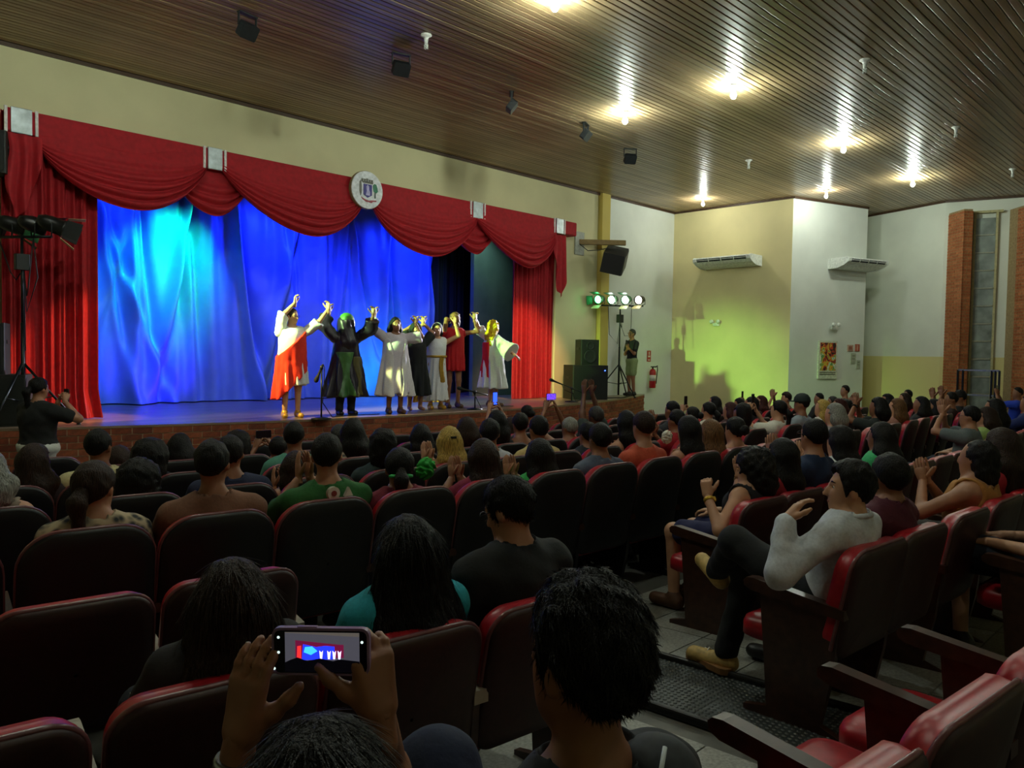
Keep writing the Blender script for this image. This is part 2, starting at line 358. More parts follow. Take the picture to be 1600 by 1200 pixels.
def swag(a, bq, low, yy, nf=6, thick=.1, top=None):
    Pa, Pb, Pl = at_y(*a, yy), at_y(*bq, yy), at_y(*low, yy); sag = (Pa[2]+Pb[2])/2-Pl[2]; ul = (Pl[0]-Pa[0])/(Pb[0]-Pa[0]); sk = math.log(.5)/math.log(ul)
    def fn(u, v):
        w = u**sk; bell = (4*w*(1-w))**.78; s = .02+v**1.25*.98
        x = Pa[0]+(Pb[0]-Pa[0])*u; z = Pa[2]+(Pb[2]-Pa[2])*u+.2*(1-v)**2-sag*bell*s
        f = np.clip(v*1.25-.2, 0, 1)
        y = yy-.03-thick*bell*v-(.022+.035*bell)*f*np.sin(2*np.pi*nf*v**1.1+1.3*np.sin(u*5))-.02*bell*np.sin(u*9+v*5)
        z = z+.012*f*np.cos(2*np.pi*nf*v**1.1)*bell
        return x, y, z
    return link('swag', grid_mesh('swag', fn, 60, 70), m_red, val)
swag((60, 232), (322, 262), (205, 333), 12.02, 7, .16); swag((268, 268), (390, 285), (330, 340), 12.1, 5, .05); swag((345, 266), (566, 314), (472, 371), 12.0, 7, .16)
swag((578, 316), (744, 343), (662, 403), 12.0, 7, .14); swag((704, 344), (774, 354), (737, 399), 12.1, 5, .05); swag((742, 344), (868, 368), (818, 420), 12.0, 7, .12)
def tail(pa, pb, lows, yy):
    Pa, Pb = at_y(*pa, yy), at_y(*pb, yy); zl = [at_y(*l, yy)[2] for l in lows]
    def fn(u, v):
        x = Pa[0]+(Pb[0]-Pa[0])*u; zt = Pa[2]+(Pb[2]-Pa[2])*u; zb = np.interp(u, np.linspace(0, 1, len(zl)), zl)
        return x+.03*np.sin(v*6)*(1-u), yy-.05*np.sin(u*16)*(.4+.6*v)-.03*v, zt+(zb-zt)*v
    link('tail', grid_mesh('tail', fn, 50, 30), m_red, val)
tail((10, 205), (66, 216), [(10, 300), (25, 340), (40, 330), (50, 292), (62, 250)], 11.94)
tail((866, 366), (885, 369), [(866, 400), (872, 455), (876, 466), (884, 430)], 11.95)
# town crest disc on the valance
ec = at_y(573, 297, 11.88); cr = thing('crest_plaque', 'round white crest plaque with blue shield, tree and ribbon on the valance', 'plaque', ec)
def disc(r, y0, y1, n=40): return MB().prism([(r*math.cos(2*math.pi*k/n), r*math.sin(2*math.pi*k/n)) for k in range(n)], y0, y1, axis=1)
obj('disc', disc(.335, -.02, .05), mat('plaque_white', '#e4e6ea', 0.5), cr); obj('rim', disc(.345, .0, .055), mat('plaque_rim', '#8d7a52', 0.6), cr)
def flat(name, P, m, d=.03): return obj(name, MB().prism(P, -d, -.015, axis=1), m, cr)
flat('shield', [(-.085, .10), (.095, .10), (.095, -.09), (.005, -.14), (-.085, -.09)], mat('crest_blue', '#2a1d86', 0.5))
flat('shield_tower', [(-.03, .06), (.0, .09), (.03, .06), (.03, .0), (.05, -.03), (.05, -.1), (-.04, -.1), (-.02, -.02)], mat('crest_pale', '#b9b2e0', 0.5), .034)
for k in range(5): flat('crown_tower', [(-.13+k*.052, .19+(.012 if k == 2 else 0)), (-.09+k*.052, .19+(.012 if k == 2 else 0)), (-.095+k*.052, .135), (-.125+k*.052, .135)], mat('crest_grey', '#76766c', 0.6))
flat('crown_band', [(-.12, .15), (.13, .15), (.11, .115), (-.10, .115)], mat('crest_grey', '#76766c'))
flat('left_branch', [(-.17, .13), (-.14, .16), (-.125, .05), (-.125, -.07), (-.145, -.12), (-.17, -.04)], mat('crest_grey', '#76766c'))
flat('tree_crown', [(.12, .10), (.15, .13), (.19, .12), (.215, .06), (.225, 0), (.2, -.03), (.17, -.03), (.135, -.01), (.125, .04)], mat('crest_green', '#1f7a56', 0.5))
flat('tree_trunk', [(.158, -.02), (.176, -.02), (.18, -.13), (.154, -.13)], mat('crest_trunk', '#39544a', 0.5))
flat('ribbon', [(-.14, -.14), (-.05, -.175), (.03, -.19), (.1, -.175), (.2, -.165), (.19, -.19), (.12, -.20), (.09, -.225), (.03, -.215), (-.02, -.22), (-.1, -.18)], mat('crest_red', '#a03440', 0.5))
# ---------------------------------------------------------------- ceiling lamps
m_porc = mat('white_lamp_holder', '#d8d8d0', 0.4)
BULB_W = 54.0; BR = 0.045
m_lit = mat('lit_bulb', '#ffffff', 0.4, emit=BULB_W/(math.pi*4*math.pi*BR*BR), emit_color='#e4f2e4')
m_off = mat('unlit_bulb', '#d5d8d0', 0.3)
lampm = {}
lampm['plate'] = MB().lathe([(.001, -.0), (.07, 0), (.072, -.015), (.04, -.03), (.028, -.05), (.028, -.075), (.001, -.075)][::-1], 16).mesh('ceiling_plate'); lampm['plate'].materials.append(m_porc)
bulbp = [(.001, -.205), (.022, -.198), (.038, -.178), (.045, -.155), (.040, -.130), (.026, -.105), (.018, -.08), (.018, -.07)]
lampm['lit'] = MB().lathe(bulbp, 14).mesh('bulb'); lampm['lit'].materials.append(m_lit)
m_dim = mat('dim_lit_bulb', '#ffffff', 0.4, emit=34.0/(math.pi*4*math.pi*BR*BR), emit_color='#eef4ea'); lampm['dim'] = MB().lathe([(r*.8, z*.9-.01) for r, z in bulbp], 14).mesh('bulb'); lampm['dim'].materials.append(m_dim)
cf = MB().lathe([(.001, -.125), (.022, -.122), (.024, -.078), (.018, -.07)], 12)
for k in range(4):
    hx = [(.022*math.cos(a+k*1.57), .022*math.sin(a+k*1.57), -.125-.018*a) for a in np.linspace(0, 3.1, 8)]; cf.tube(hx, .008, 6)
lampm['off'] = cf.mesh('bulb'); lampm['off'].materials.append(m_off)
def lamp(x, y, lit, where, key=None):
    t = thing('ceiling_lamp', '%s ceiling bulb %s' % ('lit white' if lit else 'unlit', where), 'lamp', (x, y, ZCE-.002), 0, 'lit ceiling bulbs' if lit else 'unlit ceiling bulbs')
    link('ceiling_plate', lampm['plate'], parent=t); link('bulb', lampm[key or ('lit' if lit else 'off')], parent=t)
GY = (7.92, 5.96, 4.16)
lamp(6.26, GY[0], False, 'nearest the stage above the red valance, left')
lamp(10.5, GY[0], True, 'with long glare, second along the row nearest the stage')
lamp(14.72, GY[0], False, 'between the two lit bulbs near the yellow wall')
lamp(18.55, GY[0], True, 'close to the white wall above the second air conditioner', 'dim')
lamp(17.5, 10.66, True, 'close to the yellow wall above the first air conditioner', 'dim')
lamp(6.55, GY[1], True, 'at the top edge of the picture')
lamp(10.56, GY[1], True, 'highest of the bright ones below the top edge')
lamp(14.66, GY[1], True, 'in the middle of the diagonal row, third from the top')
lamp(18.5, GY[1], True, 'lowest and rightmost of the diagonal bright row')
lamp(10.85, GY[2], False, 'in the dark upper right of the ceiling')
lamp(15.0, GY[2], False, 'upper right, between two other dark holders')
lamp(19.0, GY[2], False, 'at the far right above the brick fin')
lamp(2.2, GY[0], True, 'out of view left in the row nearest the stage'); lamp(2.2, GY[1], True, 'out of view up left, second row of lamps'); lamp(2.3, 2.2, True, 'out of view overhead above the rear seats'); lamp(6.4, 2.2, True, 'out of view overhead above the right rear seats'); lamp(2.3, -1.7, True, 'out of view behind the rearmost row', 'dim')  # unseen bulbs added along the lamp grid to brighten left wall and foreground
# small ceiling floodlights
m_dark = mat('dark_metal_paint', '#14181a', 0.5, scale=30); m_glass = mat('flood_glass', '#30383c', 0.15)
def flood(px, py, where, rz):
    p = at_z(px, py, ZCE); t = thing('ceiling_floodlight', 'small black floodlight %s' % where, 'floodlight', (p[0], p[1], ZCE-.003), rz, 'ceiling floodlights')
    obj('bracket', MB().box((-.13, -.01, -.16), (-.12, .02, 0)).box((.12, -.01, -.16), (.13, .02, 0)).box((-.13, -.03, -.012), (.13, .04, 0)), m_dark, t)
    Mx = np.array(Matrix.Translation((0, 0, -.2)) @ Matrix.Rotation(math.radians(38), 4, 'X'))
    obj('housing', MB().rbox((-.115, -.05, -.09), (.115, .05, .09), .02, 2, axis=1, M=Mx), m_dark, t)
    obj('lens', MB().box((-.095, .05, -.07), (.095, .055, .07), Mx), m_glass, t)
flood(387, 22, 'at the top left of the ceiling', .2); flood(627, 84, 'left of the unlit bulb near the valance', -.3); flood(916, 193, 'left of the second bright bulb', .4); flood(985, 232, 'lowest, near the cream wall corner', -.6); flood(800, 146, 'small and dim between the two left ones', .8)
# ---------------------------------------------------------------- air conditioners
m_ac = mat('aircon_white', '#e6ebe4', 0.45); m_slot = mat('aircon_slot', '#1d2530', 0.6)
def aircon(label, origin, xdir, w):
    Mx = Matrix(frame(origin, xdir).tolist()); t = thing('air_conditioner', label, 'air conditioner'); t.matrix_world = Mx     # local: x along wall, y into wall, z up
    P = [(0.0, 0), (0.0, -.36), (-.03, -.40), (-.16, -.52), (-.2, -.56), (-.2, -.5)]
    P = [(0, .0), (-.62, .0), (-.66, -.03), (-.64, -.10), (-.52, -.17), (-.3, -.235), (0, -.25)]   # (y, z)
    obj('casing', MB().prism(P, -w/2, w/2, axis=0), m_ac, t)
    for s in (-1, 1): obj('end_cap', MB().prism([(0, .012), (-.6, .012), (-.665, -.03), (-.645, -.11), (-.5, -.19), (-.3, -.25), (0, -.262)], s*(w/2+.0)-.02, s*(w/2)+.02, axis=0), m_ac, t)
    d = A([-.12, .07]); 
    for k in range(4):
        x0 = -w/2+.08+k*(w-.16)/4
        obj('outlet_slot', MB().prism([(-.665, -.045), (-.64, -.1), (-.615, -.115), (-.60, -.11), (-.64, -.04)], x0+.015, x0+(w-.16)/4-.015, axis=0), m_slot, t)
        obj('vane', MB().prism([(-.67, -.066), (-.64, -.076), (-.64, -.084), (-.672, -.074)], x0+.02, x0+(w-.16)/4-.02, axis=0), m_ac, t)
    obj('wall_bracket', MB().box((-w/2+.1, -.02, -.22), (w/2-.1, .0, .02)), m_ac, t)
YN = A([-1, 0.0, 0]); fd = (FP1-FP0)/np.linalg.norm(FP1-FP0); FN = A([fd[1], -fd[0], 0])
c1 = at_x((1083+1184)/2+12, 404, 18.72); aircon('white air conditioner on the yellow wall with a long shadow below', c1, (0.0, -1, 0), 1.62)
c2 = at_plane(1325, 408, FP0, FN); aircon('white air conditioner on the white angled wall above the poster', c2, fd, 1.45)
# ---------------------------------------------------------------- wall things
def on_facet(px, py, d=.0): return at_plane(px, py, FP0+FN*d, FN)
def facet_M(p): return Matrix(frame(p, fd).tolist())
pa, pb_ = on_facet(1277, 592, .02), on_facet(1308, 533, .02); t = thing('poster', 'framed abstract colour poster on the white angled wall', 'poster'); t.matrix_world = facet_M((pa+pb_)/2)
w, h = np.linalg.norm((pb_-pa)[:2]), pb_[2]-pa[2]
obj('frame', MB().rbox((-w/2, -.02, -h/2), (w/2, .015, h/2), .01, 1, axis=1), mat('poster_mount', '#d8dcc8', 0.6), t)
pm_ = bpy.data.materials.new('abstract_print'); pm_.use_nodes = True; nt = pm_.node_tree; bs = nt.nodes['Principled BSDF']
tc = nt.nodes.new('ShaderNodeTexCoord'); nz = nt.nodes.new('ShaderNodeTexNoise'); nz.inputs['Scale'].default_value = 2.6; nz.inputs['Distortion'].default_value = 2.0; nt.links.new(tc.outputs['Object'], nz.inputs[0])
rp = nt.nodes.new('ShaderNodeValToRGB'); rp.color_ramp.interpolation = 'CONSTANT'
for p_, c_ in ((.36, '#2a1c18'), (.43, '#c0402a'), (.49, '#d8b23a'), (.54, '#5f9a55'), (.59, '#e2dfc8'), (.66, '#86b4c4')):
    e = rp.color_ramp.elements.new(p_); e.color = (*lin(c_), 1)
rp.color_ramp.elements[0].color = (*lin('#a03828'), 1); nt.links.new(nz.outputs['Fac'], rp.inputs[0]); nt.links.new(rp.outputs[0], bs.inputs['Base Color'])
obj('print', MB().box((-w*.42, -.026, -h*.28), (w*.42, -.02, h*.45)), pm_, t)
for k in range(2): obj('caption_bar', MB().box((-w*.42, -.026, -h*(.34+.05*k)), (w*.42, -.02, -h*(.32+.05*k))), mat('caption_ink', '#4a3a34'), t)
def plate(name, label, cat, x0, y0, x1, y1, color, stripes=None):
    a, c = on_facet(x0, y1, .012), on_facet(x1, y0, .012); t = thing(name, label, cat); t.matrix_world = facet_M((a+c)/2); w, h = np.linalg.norm((c-a)[:2]), c[2]-a[2]
    obj('plate', MB().box((-w/2, -.008, -h/2), (w/2, .008, h/2)), mat(name+'_face', color), t)
    for (u0, v0, u1, v1, c_) in stripes or []: obj('print', MB().box((u0*w, -.012, v0*h), (u1*w, -.008, v1*h)), mat('sign_ink_'+c_, c_), t)
plate('safety_sign', 'pale pink notice plate beside the red sign on the angled wall', 'sign', 1324, 539, 1333, 549, '#c9a894', [(-.3, -.25, .3, .3, '#9a5a48'), (-.4, -.45, .4, -.38, '#8a6a58')])
plate('extinguisher_sign', 'small red striped sign at the edge of the white angled wall', 'sign', 1336, 538, 1343, 549, '#b04a34', [(-.1, -.4, .12, .4, '#d8a890'), (-.42, -.4, -.35, .4, '#d8a890')])
plate('notice_sheet', 'faint paper notice below the pink plate', 'notice', 1329, 552, 1337, 568, '#aeb3a0', [(-.3, .2, .3, .3, '#7d8272'), (-.3, -.1, .3, 0, '#7d8272')])
plate('notice_sheet', 'lowest faint paper notice near the wall edge', 'notice', 1338, 563, 1344, 576, '#a8ad98', [(-.3, .2, .3, .3, '#7d8272'), (-.3, -.1, .3, 0, '#7d8272')])
def emergency(label, p, xdir):
    t = thing('emergency_light', label, 'light'); t.matrix_world = Matrix(frame(p, xdir).tolist())
    obj('box', MB().rbox((-.09, -.07, -.04), (.09, 0, .04), .015, 2), m_ac, t)
    for s in (-1, 1): obj('lamp_head', MB().lathe([(.001, 0), (.05, .01), (.055, .05), (.045, .07), (.001, .07)], 12, np.array(Matrix.Translation((s*.1, -.08, .06)) @ Matrix.Rotation(math.radians(70), 4, 'X'))), m_ac, t)
emergency('white twin-head emergency light on the yellow wall', at_x(1120, 507, 18.72), (0, -1, 0)); emergency('white emergency light above the poster', on_facet(1301, 512, .03), fd)
# extinguisher and its sign on the white wall
p = at_y(1014, 588, YWALL); t = thing('fire_extinguisher', 'red fire extinguisher hanging on the white wall beside the stage', 'fire extinguisher', (p[0], YWALL-.12, p[2]-.32))
obj('cylinder', MB().lathe([(.001, 0), (.085, .005), (.09, .03), (.09, .44), (.07, .5), (.03, .53), (.001, .53)], 18), mat('extinguisher_red', '#b01a1e', 0.35), t)
obj('valve', MB().lathe([(.025, .53), (.025, .58), (.001, .58)], 10).box((-.02, -.12, .57), (.02, .06, .6)), m_dark, t)
obj('hose', MB().tube([(0, -.06, .57), (.07, -.1, .62), (.11, -.08, .5), (.1, -.06, .25), (.095, -.05, .12)], .013, 8), m_dark, t); obj('label_band', MB().lathe([(.0915, .2), (.0915, .36)], 18), mat('white_label', '#d8d0c4'), t)
a, c = at_y(1011, 565, YWALL-.01), at_y(1017, 548, YWALL-.01)
t = thing('extinguisher_sign', 'red sign with white pictogram above the fire extinguisher', 'sign', ((a[0]+c[0])/2, YWALL-.005, (a[2]+c[2])/2)); w, h = c[0]-a[0], c[2]-a[2]
obj('plate', MB().box((-w/2, -.01, -h/2), (w/2, .004, h/2)), mat('sign_red', '#b8432c'), t)
for u0, v0, u1, v1 in ((-.3, -.1, .3, .05), (-.12, .12, .12, .4), (-.3, -.4, .3, -.3)): obj('print', MB().box((u0*w, -.014, v0*h), (u1*w, -.01, v1*h)), mat('sign_white', '#e6dcd0'), t)
# brick fins with the glazed slit window between them
m_fin = mat('fin_mortar', '#a08a62', 0.9); ZT = 5.37
def fin(a, c, width, label, idx):
    a = A(a, float); c = A(c, float); d = (c-a)/np.linalg.norm(c-a); L_ = np.linalg.norm(c-a); nrm = A([-d[1], d[0], 0]); 
    Mx = frame((a[0], a[1], 0), (d[0], d[1], 0)); s = struct('pillar_brick_fin_%d' % idx, MB().box((-.5, 0.008, ZB), (L_-.008, width-.008, ZT-.01), Mx), m_fin, label)
    bk = MB(); bk2 = MB(); z = -0.3; r = 0
    while z < ZT-.05:
        for f0, f1, which in ((0, L_, 0), (0, width, 1)):
            p = -.12*(r % 2)
            while p < f1-.01:
                q0, q1 = max(p, 0)+.006, min(p+.228, f1)-.0
                if q1-q0 > .02:
                    tgt = bk if random.random() < .6 else bk2
                    if which == 0:
                        tgt.box((q0, 0, z), (q1, .04, z+.062), Mx); 
                    else: tgt.box((L_-.04, q0, z), (L_, q1, z+.062), Mx)
                p += .24
        z += .075; r += 1
    stuff(obj('brickwork', bk, mat('fin_brick_a', '#a65e34', 0.75, scale=25, amt=.25), s)); stuff(obj('brickwork', bk2, mat('fin_brick_b', '#b76e42', 0.75, scale=25, amt=.25), s))
fin((21.75, 6.13), (21.29, 5.65), .23, 'left brick fin on the side wall beside the slit window', 1)
fin((21.87, 4.64), (21.36, 4.17), .23, 'right brick fin at the edge of the picture', 2)
wp0, wp1 = A([21.75, 5.98, 0]), A([22.08, 4.88, 0]); dd = (wp1-wp0)/np.linalg.norm(wp1-wp0)
Mx = frame((21.84, 5.52, 0), dd); win = thing('window_1', 'tall slit window of stacked glass panes between the brick fins', 'window'); win['kind'] = 'structure'; del win['category']; win.matrix_world = Matrix(Mx.tolist())
m_pane = mat('dusty_louvre_glass', '#88928a', 0.35, scale=4, amt=.3, spec=.5); m_ledge = mat('pane_ledge', '#b7b7a2', 0.5)
WWD, z0, z1 = .42, .35, 5.20; npn = 11
obj('frame', MB().box((-.05, -.03, z0), (0, .05, z1+.1)).box((WWD, -.03, z0), (WWD+.05, .05, z1+.1)).box((-.1, -.06, z1+.1), (WWD+.15, .05, z1+.16)), mat('window_frame_paint', '#b9b180', .6), win)
for k in range(npn):
    za = z0+(z1-z0)*k/npn; zb = z0+(z1-z0)*(k+1)/npn
    obj('pane', MB().box((0, -.005, za+.02), (WWD, .01, zb-.02)), m_pane, win); obj('ledge', MB().box((0.02, -.03, za-.012), (WWD-.02, .02, za+.012)), m_ledge, win)
# steel gate in front of the window
g0, g1 = at_d(1497, 578, 18.4), at_d(1562, 578, 17.6); t = thing('steel_gate', 'dark steel railing gate in front of the slit window', 'gate'); t.matrix_world = Matrix(frame((g0[0], g0[1], 0), (g1-g0)*A([1, 1, 0])).tolist())
L_ = np.linalg.norm((g1-g0)[:2]); zt = g0[2]; zb0 = zf(5)+.0; m_steel = mat('dark_steel', '#23292a', .35, metal=.7)
for x in (0, .12, L_*.82, L_*.91, L_): obj('post', MB().box((x-.018, -.018, zb0), (x+.018, .018, zt)), m_steel, t)
for z in (zt, zt-.58, zb0+.1): obj('rail', MB().box((0, -.016, z-.02), (L_, .016, z+.02)), mat('bright_steel', '#9aa19a', .3, metal=.7), t)
# ================================================================ STAGE EQUIPMENT
m_spk = mat('black_speaker_box', '#0e1210', 0.6, scale=60, amt=.2); m_grill = mat('speaker_grille', '#161b1a', 0.45, kind='voronoi', scale=180, amt=.4)
m_led = mat('blue_led', '#3344ff', .3, emit=12, emit_color='#2a48ff')
def speaker(label, loc, rz, w, d, h, led=False, dome=False):
    t = thing('loudspeaker', label, 'speaker', loc, rz)
    obj('cabinet', MB().rbox((-w/2, -d/2, 0), (w/2, d/2, h), .02, 2), m_spk, t)
    obj('grille', MB().rbox((-w/2+.03, -d/2-.012, .04), (w/2-.03, -d/2, h-.04), .015, 2, axis=1), m_grill, t)
    for s in (-1, 1): obj('handle', MB().rbox((s*(w/2+.004)-.006, -.08, h*.6), (s*(w/2+.004)+.006, .08, h*.6+.05), .01, 2, axis=0), m_dark, t)
    if led: obj('power_light', MB().lathe([(.001, 0), (.012, 0), (.012, .01), (.001, .01)], 8, np.array(Matrix.Translation((w/2-.09, -d/2-.012, h-.12)) @ Matrix.Rotation(math.pi/2, 4, 'X'))), m_led, t)
    if dome:
        for z, r in ((h*.34, w*.33), (h*.76, w*.2)): obj('cone', MB().lathe([(.001, .02), (r*.3, .03), (r*.85, .005), (r, .02), (r*1.08, 0)], 20, np.array(Matrix.Translation((0, -d/2-.012, z)) @ Matrix.Rotation(math.pi/2, 4, 'X'))), m_dark, t)
    return t
ps = at_z(909, 627, ZST); 
ps = A([14.05, 11.6, ZST])
speaker('large black subwoofer with blue light at the right of the stage', ps, -.5, .88, .65, .80, led=True)
speaker('black loudspeaker standing on the right subwoofer', (ps[0]+.1, ps[1]+.05, ZST+.80), -.5, .46, .40, .60, dome=True)
pl = A([2.18, 11.80, ZST]); speaker('large black subwoofer at the left edge of the stage', pl, -.35, 1.0, .6, .66)
speaker('black loudspeaker with blue light on the left subwoofer', (pl[0]-.02, pl[1], ZST+.66), -.35, .56, .45, .66, led=True)
q = at_y(2, 242, 12.0); speaker('small black wall speaker at the left edge above the curtain', (q[0]-.06, 12.05, q[2]-.26), -.4, .32, .35, .55)
# hanging wall speaker on a wooden arm
q = at_y(905, 378, YWALL); t = thing('hanging_speaker', 'black loudspeaker hung tilted from a wooden arm right of the valance', 'speaker', (q[0], YWALL, q[2]))
obj('wall_plate', MB().box((-.18, -.03, -.32), (.16, 0, .24)), mat('galvanised_plate', '#9a9d92', .5, metal=.3), t)
obj('arm', MB().rbox((-.05, -1.15, -.06), (.06, 0, .06), .01, 1, axis=1, M=np.array(Matrix.Rotation(math.radians(48), 4, 'Z'))), mat('timber_arm', '#8d7548', .7, kind='wood', scale=6), t)
Mx = np.array(Matrix.Translation((.62, -.62, -.42)) @ Matrix.Rotation(math.radians(28), 4, 'Z') @ Matrix.Rotation(math.radians(-24), 4, 'Y') @ Matrix.Rotation(math.radians(14), 4, 'X'))
obj('cabinet', MB().prism([(-.40, -.24), (-.16, -.30), (.40, -.30), (.40, .22), (-.34, .24)], -.26, .26, axis=1, M=Mx), m_spk, t); obj('grille', MB().box((-.3, -.275, -.26), (.37, -.26, .19), Mx), m_grill, t)
obj('cable', MB().tube([(-.02, -.02, -.05), (.1, -.2, -.22), (.3, -.4, -.2), (.45, -.5, -.15)], .012, 6), m_dark, t)
# par-can stands
m_can = mat('par_can_black', '#101211', .4); m_gelg = mat('green_gel_frame', '#1f6b3a', .4); m_barn = mat('pale_barn_door', '#d9cf9c', .5)
def lens_mat(name, color, e): return mat(name, color, .3, emit=e, emit_color=color)
def stand(label, loc, height, bar_dir, bar_len, cans, legr=.62, rz=0):
    t = thing('light_stand', label, 'light stand', loc)
    obj('pole', MB().tube([(0, 0, .05), (0, 0, height*.55)], .024, 10).tube([(0, 0, height*.5), (0, 0, height)], .017, 10), m_steel, t)
    for k in range(3):
        a = rz+k*2.094; L2 = A([math.cos(a)*legr, math.sin(a)*legr, .015]); lg = obj('leg', MB().tube([(0, 0, .82), L2], .016, 8), m_steel, t); obj('brace', MB().tube([(0, 0, .32), L2*.55+A([0, 0, .37])], .009, 6), m_steel, lg)
        obj('rubber_foot', MB().lathe([(.001, 0), (.028, 0), (.022, .04), (.001, .05)], 8, np.array(Matrix.Translation(L2-A([0, 0, .015])))), m_dark, lg)
    bd = A(bar_dir, float); bd /= np.linalg.norm(bd); obj('cross_bar', MB().tube([-bd*bar_len/2+A([0, 0, height]), bd*bar_len/2+A([0, 0, height])], .018, 8), m_steel, t)
    obj('dimmer_box', MB().rbox((-.08, -.06, height-.42), (.08, .06, height-.22), .01, 1), m_dark, t)
    rr = np.random.default_rng(int(height*100))
    for k in range(3):
        s = rr.uniform(-.4, .4); c = obj('cable', MB().tube([bd*s+A([0, 0, height-.02]), bd*(s*.8)+A([rr.uniform(-.1, .1), rr.uniform(-.1, .1), height-.4-rr.uniform(0, .35)]), bd*(s*.3)+A([0, -.05, height-.55-.2*k]), (0.02, .02, height-.4), (.03, 0, height*.4)], .008, 6), m_dark, t)
    for (off, aim, lens, gel, body) in cans:
        p = bd*off+A([0, 0, height+.16]); d = A(aim, float)-(A(loc)+p); d /= np.linalg.norm(d); Mx = np.eye(4); z = d; x = np.cross((0, 0, 1), z); x /= np.linalg.norm(x); Mx[:3, 0] = x; Mx[:3, 1] = np.cross(z, x); Mx[:3, 2] = z; Mx[:3, 3] = p
        c = obj('par_can', MB().lathe([(.001, -.17), (.05, -.165), (.085, -.1), (.1, -.02), (.105, .12), (.112, .125), (.112, .15), (.1, .15), (.1, .1), (.001, .095)], 18, Mx), body or m_can, t)
        if lens: obj('lens', MB().lathe([(.001, .108), (.095, .104)], 18, Mx), lens, c)
        obj('yoke', MB().tube([p+x*.125, p+x*.125-A([0, 0, .12]), bd*off+A([0, 0, height])], .008, 6).tube([p-x*.125, p-x*.125-A([0, 0, .12]), bd*off+A([0, 0, height])], .008, 6), m_dark, c)
        if gel is not None:
            for sx, sy in ((0, 1), (0, -1), (1, 0), (-1, 0)):
                if (sx, sy) in gel:
                    F_ = frame((0, 0, 0), (1, 0, 0)); w2 = .10
                    P = [(-w2, .13, .15), (w2, .13, .15), (w2*1.1, .2, .33), (-w2*1.1, .2, .33)]
                    R = np.eye(4); R[:3, :3] = np.array([[sy, sx, 0], [-sx, sy, 0], [0, 0, 1]]) if sy or sx else np.eye(3)
                    Q = A(P)@R[:3, :3].T; Vv = np.concatenate([Q, Q*A([1.03, 1.03, 1])]); obj('barn_door', MB().add(Vv, [(0, 1, 2, 3), (7, 6, 5, 4), (0, 4, 5, 1), (1, 5, 6, 2), (2, 6, 7, 3), (3, 7, 4, 0)], False, Mx), gel[(sx, sy)], c)
    return t
RT = A([15.5, 11.72, ZST]); RH = 2.28
aimA = (8.0, 10.8, 1.7)
stand('four green-gelled stage lights on a tripod stand at the right of the stage', RT, RH, (.71, -.71, .0), 1.15,
      [(-.5, (6.2, 10.7, 1.6), lens_mat('lens_green', '#66ff9a', 9), {(0, 1): m_gelg, (0, -1): m_barn, (-1, 0): m_gelg}, m_gelg), (-.17, (7.5, 10.2, 1.5), lens_mat('lens_white', '#e9ffe8', 16), {(1, 0): m_gelg, (0, 1): m_gelg}, m_gelg),
       (.17, (7.0, 9.6, 1.5), lens_mat('lens_white', '#e9ffe8', 16), {(0, -1): m_barn, (0, 1): m_gelg}, m_gelg), (.5, (5.0, 9.0, 1.6), lens_mat('lens_warm', '#ffe9d8', 12), {(0, -1): m_barn}, m_can)], rz=2.4)
LT = A([2.53, 11.42, ZST]); LH = 2.42
stand('cluster of black stage lights on a stand before the left red curtain', LT, LH, (.6, -.8, 0), .85,
      [(-.42, (9, 9.4, 1.0), None, None, m_can), (-.14, (9.5, 10.2, 1.2), None, {(0, -1): m_gelg, (1, 0): m_gelg}, m_can), (.16, (10, 10.8, 1.2), None, {(0, 1): m_dark}, m_can), (.42, (7.0, 10.0, 1.6), None, {(0, 1): m_barn, (1, 0): m_dark, (-1, 0): m_dark, (0, -1): m_barn}, m_can)], rz=3.9)
# the beams of those lamps
lp = LT+A([.45, -.45, LH+.18]); rp_ = RT+A([-.35, -.2, RH+.16])
spot('par_beam', lp+A([.25, 0, 0]), (6.3, 10.75, 1.15), 1000, (1.0, .80, .22), 30, .8, .06)
spot('par_beam', lp+A([.25, -.05, .03]), (18.6, 10.6, 1.0), 2000, (.35, 1.0, .10), 18, 1.0, .05)
spot('par_beam', lp+A([.25, .05, .03]), (9.5, 11.0, 1.4), 2000, (.55, 1.0, .32), 36, .8, .06)
spot('flood_beam', (10.75, 9.05, 5.35), (12.95, 12.3, 1.5), 900, (1.0, .50, .22), 26, .8, .05)
spot('par_beam', rp_+A([-.25, 0, 0]), (8.4, 10.8, 1.3), 1300, (.85, .80, 1.0), 28, .8, .06)
spot('flood_beam', (6.55, 8.9, 5.35), (3.55, 12.0, 1.35), 1100, (1.0, .45, .18), 21, .55, .05)
spot('par_beam', rp_+A([-.25, .05, .05]), (6.6, 10.9, 1.7), 1500, (.80, .82, 1.0), 20, .8, .06)
